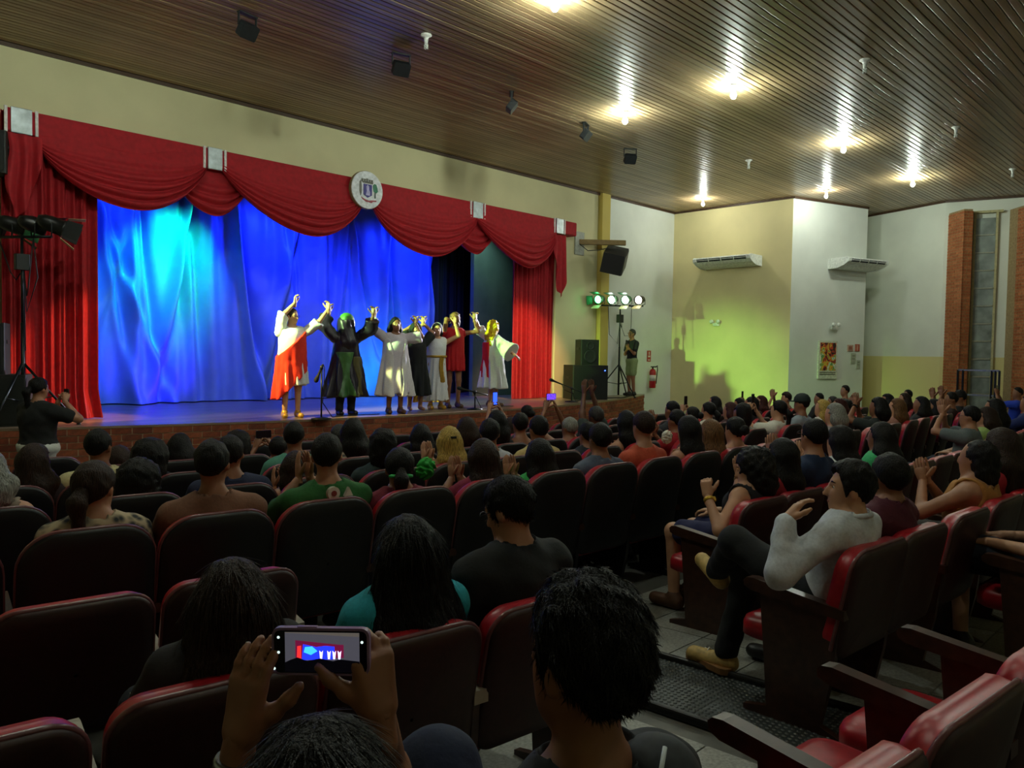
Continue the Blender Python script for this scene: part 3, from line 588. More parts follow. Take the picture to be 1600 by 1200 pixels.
# microphone stands
m_chrome = mat('mic_stand_metal', '#2b2f30', .35, metal=.6); m_mic = mat('mic_foam', '#0d0f10', .8); m_cable = mat('black_cable', '#0b0b0c', .6)
def mic(label, px, py, hgt, tipx, tipy, straight, cable=True):
    p = at_z(px, py, ZST); t = thing('microphone_stand', label, 'microphone stand', p); dist = np.dot(p, _fw0)
    tip = at_d(tipx, tipy, dist)-p; tip[2] = at_d(tipx, tipy, dist)[2]-ZST
    obj('base', MB().lathe([(.001, 0), (.15, 0), (.15, .015), (.03, .035), (.001, .035)], 16), m_chrome, t); obj('pole', MB().tube([(0, 0, .02), (0, 0, hgt)], .013, 8), m_chrome, t)
    d = tip-A([0, 0, hgt]); d /= np.linalg.norm(d)
    if not straight: obj('boom', MB().tube([A([0, 0, hgt])-d*.25, tip-d*.2], .011, 8), m_chrome, t)
    obj('clutch', MB().lathe([(.001, -.03), (.025, -.03), (.025, .03), (.001, .03)], 8, np.array(Matrix.Translation((0, 0, hgt)))), m_dark, t)
    Mx = frame(tip, np.cross(d, (0.3, 1, .2)), z=d); mi = obj('microphone', MB().lathe([(.001, -.24), (.014, -.24), (.02, -.06), (.024, -.05), (.036, 0), (.034, .035), (.02, .055), (.001, .06)], 14, Mx), m_mic, t)
    obj('cable', MB().tube([tip-d*.24, tip-d*.3+A([0, 0, -.1]), (.03, -.02, hgt*.6), (.05, .05, .25), (.25, .1, .012), (.7, .3, .012), (1.2, .2, .012)], .007, 6), m_cable, t)
mic('upright microphone stand between the first two performers', 502, 655, .78, 495, 592, True)
mic('low boom microphone stand before the performer in red', 742, 640, .32, 719, 607, False)
mic('boom microphone stand leaning towards the right subwoofer', 893, 628, .30, 862, 594, False)
tag(obj('cable', MB().tube([(14.6, 11.5, ZST+.012), (15.2, 11.35, ZST+.012), (16.0, 11.75, ZST+.012), (16.8, 12.15, ZST+.012)], .012, 6), m_cable), 'black cable along the stage floor under the light stand', 'cable')
tag(obj('bottle', MB().lathe([(.001, 0), (.045, .004), (.047, .02), (.044, .1), (.047, .13), (.047, .2), (.03, .26), (.014, .285), (.014, .31), (.001, .31)], 14), mat('clear_plastic', '#cfe0dc', .1, trans=.85), loc=tuple(at_z(1590, 778, zf(2.1)))), 'clear water bottle with teal cap on the floor at the right', 'bottle')
tag(obj('bottle_cap', MB().lathe([(.001, 0), (.017, 0), (.017, .02), (.001, .02)], 12), mat('teal_cap', '#3fa89a', .4), parent=bpy.data.objects['bottle'], loc=(0, 0, .305)), 'teal cap', 'x'); del bpy.data.objects['bottle_cap']['category']
# ================================================================ PEOPLE: smooth bodies grown from joints
def cap(a, b, ra, rb=None, k=.03): return ('c', A(a, float), A(b, float), ra, ra if rb is None else rb, k)
def ell(c, r, R=None, k=.03): return ('e', A(c, float), A(r, float), R, k)
def bounds(prims, off):
    lo, hi = A([9.]*3), A([-9.]*3)
    for p in prims:
        if p[0] == 'c': r = max(p[3], p[4])+off; l = np.minimum(p[1], p[2])-r; h = np.maximum(p[1], p[2])+r
        else:
            r = p[2].max() if p[3] is not None else p[2]; l = p[1]-r-off; h = p[1]+r+off
        lo = np.minimum(lo, l); hi = np.maximum(hi, h)
    return lo, hi
def field(prims, h, off=0.0, post=None, pad=.0):
    lo, hi = bounds(prims, off+pad); lo -= 2.5*h; hi += 2.5*h
    n = np.ceil((hi-lo)/h).astype(int)+1; ax = [lo[i]+h*np.arange(n[i]) for i in range(3)]
    D = np.full(n, .5)
    for p in prims:
        k = p[-1]; l, u = bounds([p], off); m = k+2.5*h
        s = [slice(max(0, int((l[i]-m-lo[i])/h)), min(n[i], int((u[i]+m-lo[i])/h)+2)) for i in range(3)]
        X = ax[0][s[0]][:, None, None]; Y = ax[1][s[1]][None, :, None]; Z = ax[2][s[2]][None, None, :]
        if p[0] == 'c':
            a, ba = p[1], p[2]-p[1]; q = max(ba@ba, 1e-9)
            t = np.clip(((X-a[0])*ba[0]+(Y-a[1])*ba[1]+(Z-a[2])*ba[2])/q, 0, 1)
            d = np.sqrt((X-a[0]-t*ba[0])**2+(Y-a[1]-t*ba[1])**2+(Z-a[2]-t*ba[2])**2)-(p[3]+(p[4]-p[3])*t)-off
        else:
            c, r, R = p[1], p[2]+off, p[3]; x, y, z = X-c[0], Y-c[1], Z-c[2]
            if R is not None: x, y, z = (R[0,0]*x+R[1,0]*y+R[2,0]*z), (R[0,1]*x+R[1,1]*y+R[2,1]*z), (R[0,2]*x+R[1,2]*y+R[2,2]*z)
            k0 = np.sqrt((x/r[0])**2+(y/r[1])**2+(z/r[2])**2); k1 = np.sqrt((x/r[0]**2)**2+(y/r[1]**2)**2+(z/r[2]**2)**2)+1e-6
            d = k0*(k0-1)/k1
        S = D[s[0], s[1], s[2]]; g = np.maximum(k-np.abs(S-d), 0)/k
        D[s[0], s[1], s[2]] = np.minimum(S, d)-g*g*k*.25
    if post: D = post(D, ax[0][:, None, None], ax[1][None, :, None], ax[2][None, None, :])
    return nets(D, lo, h)
_C = A([[i, j, k] for i in (0, 1) for j in (0, 1) for k in (0, 1)])
_E = [(a, b) for a in range(8) for b in range(a+1, 8) if np.abs(_C[a]-_C[b]).sum() == 1]
def nets(D, lo, h):
    S = D < 0; n = A(D.shape)-1
    cnt = np.zeros(n, np.int8)
    for c in _C: cnt += S[c[0]:c[0]+n[0], c[1]:c[1]+n[1], c[2]:c[2]+n[2]]
    act = (cnt > 0) & (cnt < 8); I = np.argwhere(act); idx = np.full(n, -1, np.int32); idx[act] = np.arange(len(I))
    dv = np.stack([D[I[:, 0]+c[0], I[:, 1]+c[1], I[:, 2]+c[2]] for c in _C], 1)
    acc = np.zeros((len(I), 3)); w = np.zeros(len(I))
    for a, b in _E:
        x = (dv[:, a] < 0) != (dv[:, b] < 0); den = dv[:, a]-dv[:, b]; t = np.where(x, dv[:, a]/np.where(np.abs(den) < 1e-9, 1, den), 0)
        acc += x[:, None]*(_C[a]+t[:, None]*(_C[b]-_C[a])); w += x
    V = lo+h*(I+acc/np.maximum(w, 1)[:, None]); Q = []
    for ax in range(3):
        u, v = [(1, 2), (2, 0), (0, 1)][ax]
        s0 = [slice(1, -1)]*3; s1 = [slice(1, -1)]*3; s0[ax] = slice(0, -1); s1[ax] = slice(1, None)
        a, b = S[tuple(s0)], S[tuple(s1)]; E_ = np.argwhere(a != b); fl = a[tuple(E_.T)]
        base = E_.copy(); base[:, u] += 1; base[:, v] += 1; q = []
        for du, dv_ in ((-1, -1), (0, -1), (0, 0), (-1, 0)):
            g = base.copy(); g[:, u] += du; g[:, v] += dv_; q.append(idx[tuple(g.T)])
        q = np.stack(q, 1); q[~fl] = q[~fl][:, ::-1]; Q.append(q)
    return V, np.concatenate(Q)
def join(*parts):
    V, Q, o = [], [], 0
    for v, q in parts: V.append(v); Q.append(np.asarray(q)+o); o += len(v)
    return np.concatenate(V), np.concatenate(Q)
def Rm(yaw=0, pitch=0, roll=0): return np.array((Matrix.Rotation(yaw, 3, 'Z') @ Matrix.Rotation(pitch, 3, 'X') @ Matrix.Rotation(roll, 3, 'Y')))
def ik(S, T, l1, l2, pole):
    S, T, pole = A(S, float), A(T, float), A(pole, float); d = T-S; L_ = np.linalg.norm(d); mx = (l1+l2)*.995
    if L_ > mx: T = S+d*mx/L_; d = T-S; L_ = mx
    a = (l1*l1-l2*l2+L_*L_)/(2*L_); hh = math.sqrt(max(l1*l1-a*a, 0)); u = d/L_; p = pole-u*np.dot(pole, u); p /= np.linalg.norm(p)+1e-9
    return S+u*a+p*hh, T
def hand(W, d, n, side, curl=.35, spread=1.0, scale=1.0, seg=6):
    """palm and five fingers from the wrist W along d; n is the back-of-hand normal; side +1 puts the thumb on d x n"""
    d = A(d, float); d /= np.linalg.norm(d); n = A(n, float); n -= d*np.dot(n, d); n /= np.linalg.norm(n); s = np.cross(d, n)*side; parts = []
    W = A(W, float); sc = scale; rings = []
    for t, w, th in ((-.03, .026, .022), (.0, .028, .021), (.03, .036, .019), (.06, .042, .017), (.085, .041, .014), (.094, .036, .009)):
        c = W+d*t*sc
        rings.append([c+s*(w*math.cos(a))*sc+n*(th*math.sin(a))*sc for a in np.linspace(0, 2*math.pi, 9)[:-1]])
    V = A(rings).reshape(-1, 3); Q = [(i*8+k, i*8+(k+1) % 8, (i+1)*8+(k+1) % 8, (i+1)*8+k) for i in range(5) for k in range(8)]; parts.append((V, Q))
    for off, L_, r in ((.030, .068, .0092), (.010, .077, .0096), (-.011, .071, .0090), (-.031, .055, .0080)):
        p = W+d*.082*sc+s*off*sc; dirv = d+s*off*2.2*spread; dirv /= np.linalg.norm(dirv); pts = [p]; a = curl*.45
        for f in (.45, .32, .23):
            dd = dirv*math.cos(a)-n*math.sin(a); p = p+dd*L_*f*sc; pts.append(p); a += curl*1.1
        pts.append(p+dd*.006*sc); parts.append(tube(pts, A([1.05, 1, .93, .82, .3])*r*sc, seg))
    p = W+d*.028*sc+s*.030*sc-n*.006*sc; dirv = d*.66+s*.75*min(spread, 1.2)-n*.3; dirv /= np.linalg.norm(dirv); pts = [p]
    for f, b in ((.042, .0), (.032, .25), (.008, .3)):
        dirv = dirv+d*b*.6-n*curl*.3*b; dirv /= np.linalg.norm(dirv); p = p+dirv*f*sc; pts.append(p)
    parts.append(tube(pts, A([.014, .0118, .010, .004])*sc, seg)); return join(*parts)
def hand_smooth(W, d, n, side, curl, scale, h):
    """the same hand grown as one smooth surface, for people close enough to show it"""
    d = A(d, float); d /= np.linalg.norm(d); n = A(n, float); n -= d*np.dot(n, d); n /= np.linalg.norm(n); s = np.cross(d, n)*side; W = A(W, float); sc = scale; pr = [cap(W-d*.05*sc, W+d*.005*sc, .025*sc, .024*sc, .02)]
    for o in (.026, .009, -.009, -.026): pr.append(cap(W+d*.008*sc+s*o*.6*sc, W+d*.084*sc+s*o*sc, .0175*sc, .0125*sc, .012))
    for off, L_, r in ((.029, .070, .0090), (.010, .079, .0094), (-.010, .073, .0089), (-.029, .057, .0079)):
        p = W+d*.080*sc+s*off*sc; dirv = d+s*off*2.0; dirv /= np.linalg.norm(dirv); a = curl*.45; rr = r*1.06
        for f in (.45, .32, .23):
            q = p+(dirv*math.cos(a)-n*math.sin(a))*L_*f*sc; pr.append(cap(p, q, rr*sc, rr*.93*sc, .004)); p = q; a += curl*1.1; rr *= .93
    p = W+d*.012*sc+s*.012*sc-n*.008*sc; dirv = d*.70+s*.70-n*.25; dirv /= np.linalg.norm(dirv); rr = .0185
    for f, b, r2 in ((.045, .15, .0125), (.034, .35, .0105), (.026, .3, .0085)):
        q = p+dirv*f*sc; pr.append(cap(p, q, rr*sc, r2*sc, .012)); p = q; rr = r2; dirv = dirv+d*b-n*curl*.3*b; dirv /= np.linalg.norm(dirv)
    return field(pr, h)
def wav(X, Y, Z, f, ph=0): return np.sin(X*f+1.3*np.sin(Z*f*.7+ph))*np.sin(Y*f*1.1+ph+1.1*np.sin(X*f*.5))*np.sin(Z*f*.9+ph*2)
SKIN = {'a': '#a9775a', 'b': '#8d5d42', 'c': '#c08e6e', 'd': '#6a422e', 'e': '#cfa083'}
HAIR = {'k': '#0d0b0a', 'b': '#2a1a11', 'lb': '#6b4a2a', 'bl': '#b99a4e', 'g': '#8a8a82', 'r': '#3d1712', 'dg': '#3a3a38', 'gold': '#d8b020'}
def m_skin(c): return mat('skin_'+c, SKIN[c], .5, scale=18, amt=.07)
def m_hair(c): return mat('hair_'+c, HAIR[c], .55, kind='hair', scale=160, amt=.45, bump=.9, spec=.22)
def m_cloth(c, pattern=None):
    if pattern == 'floral': return mat('floral_print_'+c, c, .85, kind='voronoi', scale=26, color2='#1d2326')
    if pattern == 'stripe': return mat('striped_cloth_'+c, c, .85, kind='wave', scale=9, color2='#5a5a52')
    return mat('cloth_'+c, c, .88, scale=70, amt=.08, bump=.15)
GLOSS = mat('shoe_leather', '#15110f', .45); m_eye = mat('eye_white', '#d8d2c8', .2); m_iris = mat('eye_dark', '#140c08', .2)
PN = [0]
def person(label, pos, rz, h, seated=True, hair=('short', 'k'), skin='a', top=('#333333', 's'), bottom=('#20242c', 'l'), pose='rest', yaw=0., pitch=0., lean=0., bulk=1.0, res=.015,
           fem=False, side=0., group=None, arms=None, legs=None, face=True, robe=None, shoes=True, strands=0, curl=None, glasses=False, hw=1.0, eyes=True, hands_dir=None, recline=1.0, arm_l=1.0, ns=.94):
    PN[0] += 1; t = thing('person', label, 'person', pos, rz, group); pm_ = Vector(pos)
    H = h-{'tall': .146, 'curly': .15, 'long': .13, 'longw': .13, 'bob': .13, 'none': .12}.get(hair[0], .128)*hw*(hair[2] if hair[0] == 'curly' and len(hair) > 2 else 1); hip = .55 if seated else .525*h; T_ = H-hip; sw = (.165 if fem else .19)*bulk**.5
    fy = (lambda f: (-.03-.09*f*recline+lean*f)) if seated else (lambda f: lean*f)
    P_ = lambda f, x=0, dy=0: A([x+side*f, fy(f)+dy, hip+T_*(f*ns if f < .9 else f)])
    hc = P_(1.0, 0, .035 if seated else .02); R = Rm(yaw, pitch)
    hd = lambda x, y, z: hc+R@(A([x, y, z])*hw)
    torso = [ell(P_(0), A([.168, .125, .115])*A([bulk, bulk, 1]), k=.06), ell(P_(.26), A([.138, .105, .15])*A([bulk, bulk, 1]), k=.06), ell(P_(.52), A([.158 if fem else .168, .112, .17])*A([bulk, bulk, 1]), k=.06),
             cap(P_(.655, -sw*.74), P_(.655, sw*.74), .062, k=.06), cap(P_(.62, 0, -.01), P_(.84), .10, .052, k=.06)]+[cap(P_(.78, s_*.035), P_(.69, s_*sw*.85), .042, .040, k=.05) for s_ in (-1, 1)]
    if fem: torso.append(ell(P_(.5, 0, .085), (.12, .06, .07), k=.05))
    neck = [cap(P_(.74), hd(0, -.01, -.05), .053*(.92 if fem else 1.05), .05, k=.03)]
    head = [ell(hd(0, -.012, .022), A([.074, .093, .096])*hw, R, .02), ell(hd(0, .032, -.035), A([.058, .062, .080])*hw, R, .03), ell(hd(0, .05, -.085), A([.034, .034, .028])*hw, R, .03)]
    if face:
        head += [cap(hd(0, .088, .012), hd(0, .108, -.026), .009*hw, .013*hw, .012), ell(hd(0, .086, -.060), A([.024, .010, .012])*hw, R, .008), cap(hd(-.03, .070, .030), hd(.03, .070, .030), .010*hw, k=.02)]
    head += [ell(hd(s*.076, -.008, -.010), A([.011, .020, .031])*hw, R, .008) for s in (-1, 1)]
    # limbs
    sh = {s: P_(.665, s*sw*.98) for s in (-1, 1)}; la, lf = .285*arm_l, .25*arm_l; el, wr, hdv, hn = {}, {}, {}, {}; crl = {-1: .45, 1: .45}; spr = 1.0
    cz = H-.20
    for s in (-1, 1):
        pole = A([s*.55, -.35, -1.0])
        if pose == 'clap': T, dv, nn = A([s*.035+side, fy(.7)+.30, H-.17]), A([-s*.05, .30, 1]), A([s*1., .2, 0]); pole = A([s*.9, -.1, -1]); c_ = .12
        elif pose == 'claphi': T, dv, nn = A([s*.04+side, fy(.7)+.26, H+.02]), A([-s*.05, .2, 1]), A([s*1., .2, 0]); pole = A([s*.9, .2, -1]); c_ = .12
        elif pose == 'up': T, dv, nn = A([s*.06, fy(1)+.16, H+.30]), A([0, .1, 1]), A([s*1., .1, 0]); pole = A([s*.8, .5, -.2]); c_ = .2
        elif pose == 'phone': T, dv, nn = A([s*.085+side, fy(.8)+.36, H-.02]), A([-s*.45, .12, 1]), A([s*.8, -.6, .2]); pole = A([s*.7, -.1, -1]); c_ = .9
        elif pose == 'phonehi': T, dv, nn = A([s*.09+side, fy(.8)+.30, H+.20]), A([-s*.45, .12, 1]), A([s*.8, -.6, .2]); pole = A([s*.8, .2, -1]); c_ = .9
        else: T, dv, nn = (A([s*.13, .27, .665]), A([-s*.25, 1, -.12]), A([0, .1, 1])) if seated else (A([s*(sw+.09), .06, hip-.06]), A([0, .05, -1]), A([s, 0, 0])); c_ = .5
        if arms and s in arms:
            T, dv, nn = [A(v, float) for v in arms[s][:3]]; c_ = arms[s][3] if len(arms[s]) > 3 else .35
            if len(arms[s]) > 4: pole = A(arms[s][4], float)
        el[s], wr[s] = ik(sh[s], T, la, lf, pole); hdv[s], hn[s] = dv, nn; crl[s] = c_
    if curl is not None: crl = {-1: curl, 1: curl}
    arms_p = {s: [cap(sh[s], el[s], .049*bulk**.6, .040*bulk**.5, .03), cap(el[s], wr[s], .039*bulk**.5, .025, .02)] for s in (-1, 1)}
    legp, foot = {}, {}
    for s in (-1, 1):
        if legs and s in legs: hp, kn, an, toe = [A(v, float) for v in legs[s]]
        elif seated: hp, kn, an, toe = A([s*.085, .02, .545]), A([s*.115, .43, .525]), A([s*.12, .41, .085]), A([s*.135, .56, .035])
        else: hp, kn, an, toe = A([s*.085, 0, hip-.02]), A([s*.095, .025, .285*h]), A([s*.10, -.01, .05*h]), A([s*.12, .135, .03])
        legp[s] = [cap(hp, kn, .082*bulk**.5, .056, .04), cap(kn, an, .055, .037, .03)]; foot[s] = (an, toe)
    body = torso+neck+head+arms_p[-1]+arms_p[1]+legp[-1]+legp[1]
    for s in (-1, 1): body.append(cap(foot[s][0]+A([0, -.02, -.03]), foot[s][1], .036, .028, .03))
    def eyesock(D, X, Y, Z):
        for s in (-1, 1):
            e = hd(s*.031, .087, .010); D = np.maximum(D, -(np.sqrt((X-e[0])**2+(Y-e[1])**2+(Z-e[2])**2)-.0155*hw))
        return D
    eyep = eyesock if (face and res < .0145) else None
    if seated and bottom and bottom[1] == 'l' and not legs:
        low = [torso[0]]+body[-2:]+legp[-1]+legp[1]; BV = join(field(torso+neck+head+arms_p[-1]+arms_p[1], res, post=eyep), field(low, res*1.8))
    else: BV = field(body, res, post=eyep)
    if res < .0126: hv = [hand_smooth(wr[s], hdv[s], hn[s], -s if not hands_dir else hands_dir[s], crl[s], 1.0 if not fem else .95, max(.0050, res*.50)) for s in (-1, 1)]
    else: hv = [hand(wr[s], hdv[s], hn[s], -s if not hands_dir else hands_dir[s], crl[s], spr, 1.0 if not fem else .93, 7 if res < .012 else 5) for s in (-1, 1)]
    V, Q = join(BV, *hv); link('body', npmesh('body', V, Q), m_skin(skin), t)
    if face and eyes and res < .0165:
        for s in (-1, 1):
            for r_, dy, mt, nm in ((.0112, .0665, m_eye, 'eye'), (.0064, .0728, m_iris, 'iris')):
                g = MB().lathe([(r_*math.sin(a)+1e-4, -r_*math.cos(a)) for a in np.linspace(0, math.pi, 6)], 8, np.array(Matrix.Translation(hd(s*.031, dy, .010)))); 
                if nm == 'eye': eo = obj(nm, g, mt, t)
                else: obj(nm, g, mt, eo)
        for s in (-1, 1): obj('eyebrow', MB().tube([hd(s*.014, .0835, .031), hd(s*.030, .0805, .036), hd(s*.046, .068, .031)], [.0025, .0042, .002], 6), m_hair('k' if hair[1] in ('bl', 'gold', 'g', 'lb') else hair[1]), t)
        V, Q = field([ell(hd(0, .0905, -.060), A([.021, .007, .008])*hw, R)], .004); link('mouth', npmesh('mouth', V, Q), mat('lips_'+skin, tuple(x*m for x, m in zip([int(SKIN[skin][i:i+2], 16)/255 for i in (1, 3, 5)], (.80, .58, .58))), .4), t)
    # clothes
    wr_amp = .006
    def wrinkle(D, X, Y, Z): return D+wr_amp*wav(X, Y, Z, 34, 1+PN[0] % 7)*np.clip(1, 0, 1)
    if top:
        col, slv = top[0], top[1]; pat = top[2] if len(top) > 2 else None
        tp = [p for p in torso]
        nb = P_(.80)
        for s in (-1, 1):
            if slv == 'l': tp += [cap(sh[s], el[s], .056*bulk**.6, .050*bulk**.5, .03), cap(el[s], el[s]+(wr[s]-el[s])*.93, .050*bulk**.5, .036, .03)]
            elif slv == 'r': tp += [cap(sh[s], el[s], .056*bulk**.6, .052*bulk**.5, .03), cap(el[s], el[s]+(wr[s]-el[s])*.35, .052*bulk**.5, .05, .03)]
            elif slv == 's': tp += [cap(sh[s], sh[s]+(el[s]-sh[s])*.62, .060*bulk**.6, .056*bulk**.5, .03)]
            elif slv == 'w': tp += [cap(sh[s], el[s], .075, .12, .03)]
        cut = .105 if slv != 'n' else .15
        def cloth_post(D, X, Y, Z):
            D = wrinkle(D, X, Y, Z); q = hd(0, .0, -.06); D = np.maximum(D, -(np.sqrt((X-nb[0])**2+(Y-nb[1]-.01)**2+((Z-nb[2]-.045)*.8)**2)-cut*.78))
            if slv == 'n':
                for s in (-1, 1): a = sh[s]+A([s*.03, 0, 0]); D = np.maximum(D, -(np.sqrt((X-a[0])**2+(Y-a[1])**2+(Z-a[2])**2)-.095))
            return np.maximum(D, -(Z-(hip-.09 if seated else hip+.04))) if not robe else D
        V, Q = field(tp, res*(1.12 if seated and res > .0108 else 1), .013, cloth_post, .01); link('top' if slv != 'l' else 'shirt', npmesh('top', V, Q), m_cloth(col, pat), t)
        if slv == 'l' and res < .012:
            an_ = np.linspace(0, 2*np.pi, 17); V, Q = tube([nb+A([.082*math.cos(a), .075*math.sin(a)-.005, .012+.012*math.sin(a)*-1]) for a in an_], .014, 6); link('collar', npmesh('collar', V, Q), m_cloth(col, pat), t)
    if bottom:
        col, ln = bottom; bp = [torso[0]]
        for s in (-1, 1):
            a, c = legp[s]
            if ln == 'l': bp += [cap(a[1], a[2], a[3]+.004, a[4]+.012, .04), cap(c[1], c[1]+(c[2]-c[1])*.95, .062, .052, .03)]
            else: bp += [cap(a[1], a[1]+(a[2]-a[1])*.78, a[3]+.006, a[4]+.022, .04)]
        V, Q = field(bp, res*(1.75 if seated and res > .0108 else 1.1), .012, wrinkle, .01); link('trousers' if ln == 'l' else 'shorts', npmesh('trousers', V, Q), m_cloth(col), t)
    if shoes:
        for s in (-1, 1):
            an, toe = foot[s]; V, Q = field([cap(an+A([0, -.03, -.045]), toe+A([0, 0, .004]), .042, .036, .02), cap(an+A([0, -.01, -.02]), an+A([0, 0, .0]), .044, .042, .02)], max(res*1.25, .012), .006)
            link('shoe', npmesh('shoe', V, Q), shoes if not isinstance(shoes, bool) else GLOSS, t)
    # hair
    kind, hcol = hair[0], hair[1]
    if kind != 'none':
        hp = []; hres = res*.93; nA, nF = .004, 60; pl_n, pl_o = R@A([0, -.72, .69]), hc+R@(A([0, .064, .072])*hw)
        shell = ell(hd(0, -.014, .026), A([.084, .102, .102])*hw, R, .02); hp.append(shell)
        extra = []
        if kind == 'tall': hp += [ell(hd(0, -.005, .055), A([.082, .095, .088])*hw, R, .03)]; nA = .008; nF = 75
        if kind in ('long', 'longw', 'pony', 'bob'):
            hp[0] = ell(hd(0, -.016, .026), A([.089, .107, .104])*hw, R, .02); w = 1.3 if kind == 'longw' else 1.0
            L_ = hair[2] if len(hair) > 2 else .34
            if kind == 'pony': extra += [cap(hd(0, -.11, .0), hd(.0, -.15, -.05), .03, .038, .03), cap(hd(0, -.15, -.05), hd(0, -.13, -.05)+A([0, 0, -.2]), .038, .022, .03)]
            else:
                bt = A([hc[0], hd(0, -.085, 0)[1], hc[2]])
                if kind == 'bob': L_ = .14
                for s in (-1, 1):
                    extra += [cap(hd(s*.062, -.035, -.005), A([hc[0]+s*.078*w, hc[1]-.055, hc[2]-L_*.45]), .042*w, .048*w, .05), cap(A([hc[0]+s*.078*w, hc[1]-.055, hc[2]-L_*.45]), A([hc[0]+s*.07*w, hc[1]-.085, hc[2]-L_]), .048*w, .034*w, .05)]
                extra += [cap(hd(0, -.065, 0), A([hc[0], hc[1]-.105, hc[2]-L_*.55]), .055, .055*w, .06), cap(A([hc[0], hc[1]-.105, hc[2]-L_*.55]), A([hc[0], hc[1]-.105, hc[2]-L_*1.05]), .055*w, .035*w, .06)]
        elif kind == 'curly':
            g = hair[2] if len(hair) > 2 else 1.0; hp[0] = ell(hd(0, -.03, .03), A([.115, .122, .118])*hw*g, R, .03); extra += [ell(hd(0, -.06, -.08), A([.115, .085, .12])*hw*g, R, .06)]; nA = .012; nF = 62
        elif kind == 'bun': extra += [ell(hd(0, -.125, .01), A([.052, .048, .05])*hw, R, .02)]
        def hair_post(D, X, Y, Z):
            x, y, z = X-hc[0], Y-hc[1], Z-hc[2]; th = np.arctan2(x+0*y, -(y+.0*x)+1e-6)
            D = D+nA*wav(X, Y, Z, nF, PN[0] % 5)+(.0022*np.sin(th*46+3*np.sin(z*22)) if kind not in ('curly', 'tall') else .003*wav(X, Y, Z, 150))
            cutp = (X-pl_o[0])*pl_n[0]+(Y-pl_o[1])*pl_n[1]+(Z-pl_o[2])*pl_n[2]
            if kind in ('long', 'longw', 'bob', 'curly'):   # open only in front of the face
                f = R@A([0, 1, 0]); s_ = R@A([1, 0, 0]); u_ = R@A([0, 0, 1])
                dy = x*f[0]+y*f[1]+z*f[2]; dx = x*s_[0]+y*s_[1]+z*s_[2]; dz = x*u_[0]+y*u_[1]+z*u_[2]
                fc = .085*hw-np.sqrt((dx*1.05)**2+((dz+.03)*.78)**2)   # >0 inside the face column
                return np.maximum(D, np.minimum(fc, dy-.012)+0*D)
            f = R@A([0, 1, 0]); s_ = R@A([1, 0, 0]); u_ = R@A([0, 0, 1])
            dy = x*f[0]+y*f[1]+z*f[2]; dx = x*s_[0]+y*s_[1]+z*s_[2]; dz = x*u_[0]+y*u_[1]+z*u_[2]
            cutp = cutp+.045*np.exp(-((dy-.022)/.014)**2)*(np.abs(dx) > .05)+.006*np.sin(dx*150+2)*np.sin(dy*120)+.010*np.sin(dx*48+PN[0])*(dy > .03)
            return np.maximum(D, -cutp)
        allp = hp+extra if kind in ('long', 'longw', 'bob', 'curly') else hp
        V, Q = field(allp, hres, 0, hair_post, .015); parts = [(V, Q)]
        if kind in ('bun', 'pony'): parts.append(field(extra, hres, 0, lambda D, X, Y, Z: D+.004*wav(X, Y, Z, 70), .01))
        if strands: parts.append(ribbons(V, Q, hc, strands, kind))
        V, Q = join(*parts); ho = link('hair', npmesh('hair', V, Q), m_hair(hcol), t)
    if glasses:
        g = MB()
        for s in (-1, 1):
            g.tube([hd(s*.034+.024*math.cos(a), .096, .008+.018*math.sin(a)) for a in np.linspace(0, 2*math.pi, 13)], .0022, 5); g.tube([hd(s*.058, .094, .012), hd(s*.078, .02, .012), hd(s*.078, -.015, .0)], .002, 5)
        g.tube([hd(-.01, .104, .012), hd(.01, .104, .012)], .002, 5); obj('glasses', g, m_dark, t)
    t_info = dict(root=t, hc=hc, R=R, hd=hd, wr=wr, el=el, sh=sh, P=P_, hip=hip, H=H)
    return t_info
def ribbons(V, Q, hc, n, kind):
    r = np.random.default_rng(11); c = V[Q].mean(1); nrm = np.cross(V[Q[:, 2]]-V[Q[:, 0]], V[Q[:, 3]]-V[Q[:, 1]]); nrm /= np.linalg.norm(nrm, axis=1)[:, None]+1e-9
    o = ((c-hc)*nrm).sum(1); nrm[o < 0] *= -1; i = r.integers(0, len(c), n); p = c[i]; nn = nrm[i]
    if kind in ('tall', 'short'):
        f = A([0, -.5, -.6])+r.normal(0, .35, (n, 3)); L_ = r.uniform(.012, .028, n); lift = .16
    else:
        f = A([0, -.25, -1.0])+r.normal(0, .10, (n, 3)); L_ = r.uniform(.04, .09, n); lift = .012
    f = f-nn*(f*nn).sum(1)[:, None]; f /= np.linalg.norm(f, axis=1)[:, None]+1e-9; sd = np.cross(f, nn)*.0011
    P = []
    for k, w in ((0, 1.), (.4, .9), (.75, .6), (1., .1)):
        q = p+f*(L_*k)[:, None]+nn*(.0012+lift*L_*k*(1-.3*k))[:, None]+A([0, 0, -1])*(L_*k*k*.15)[:, None]; P += [q-sd*w, q+sd*w]
    V2 = np.stack(P, 1).reshape(-1, 3); b = np.arange(n)[:, None]*8
    Q2 = np.concatenate([b+A([0, 1, 3, 2]), b+A([2, 3, 5, 4]), b+A([4, 5, 7, 6])])
    return V2, Q2
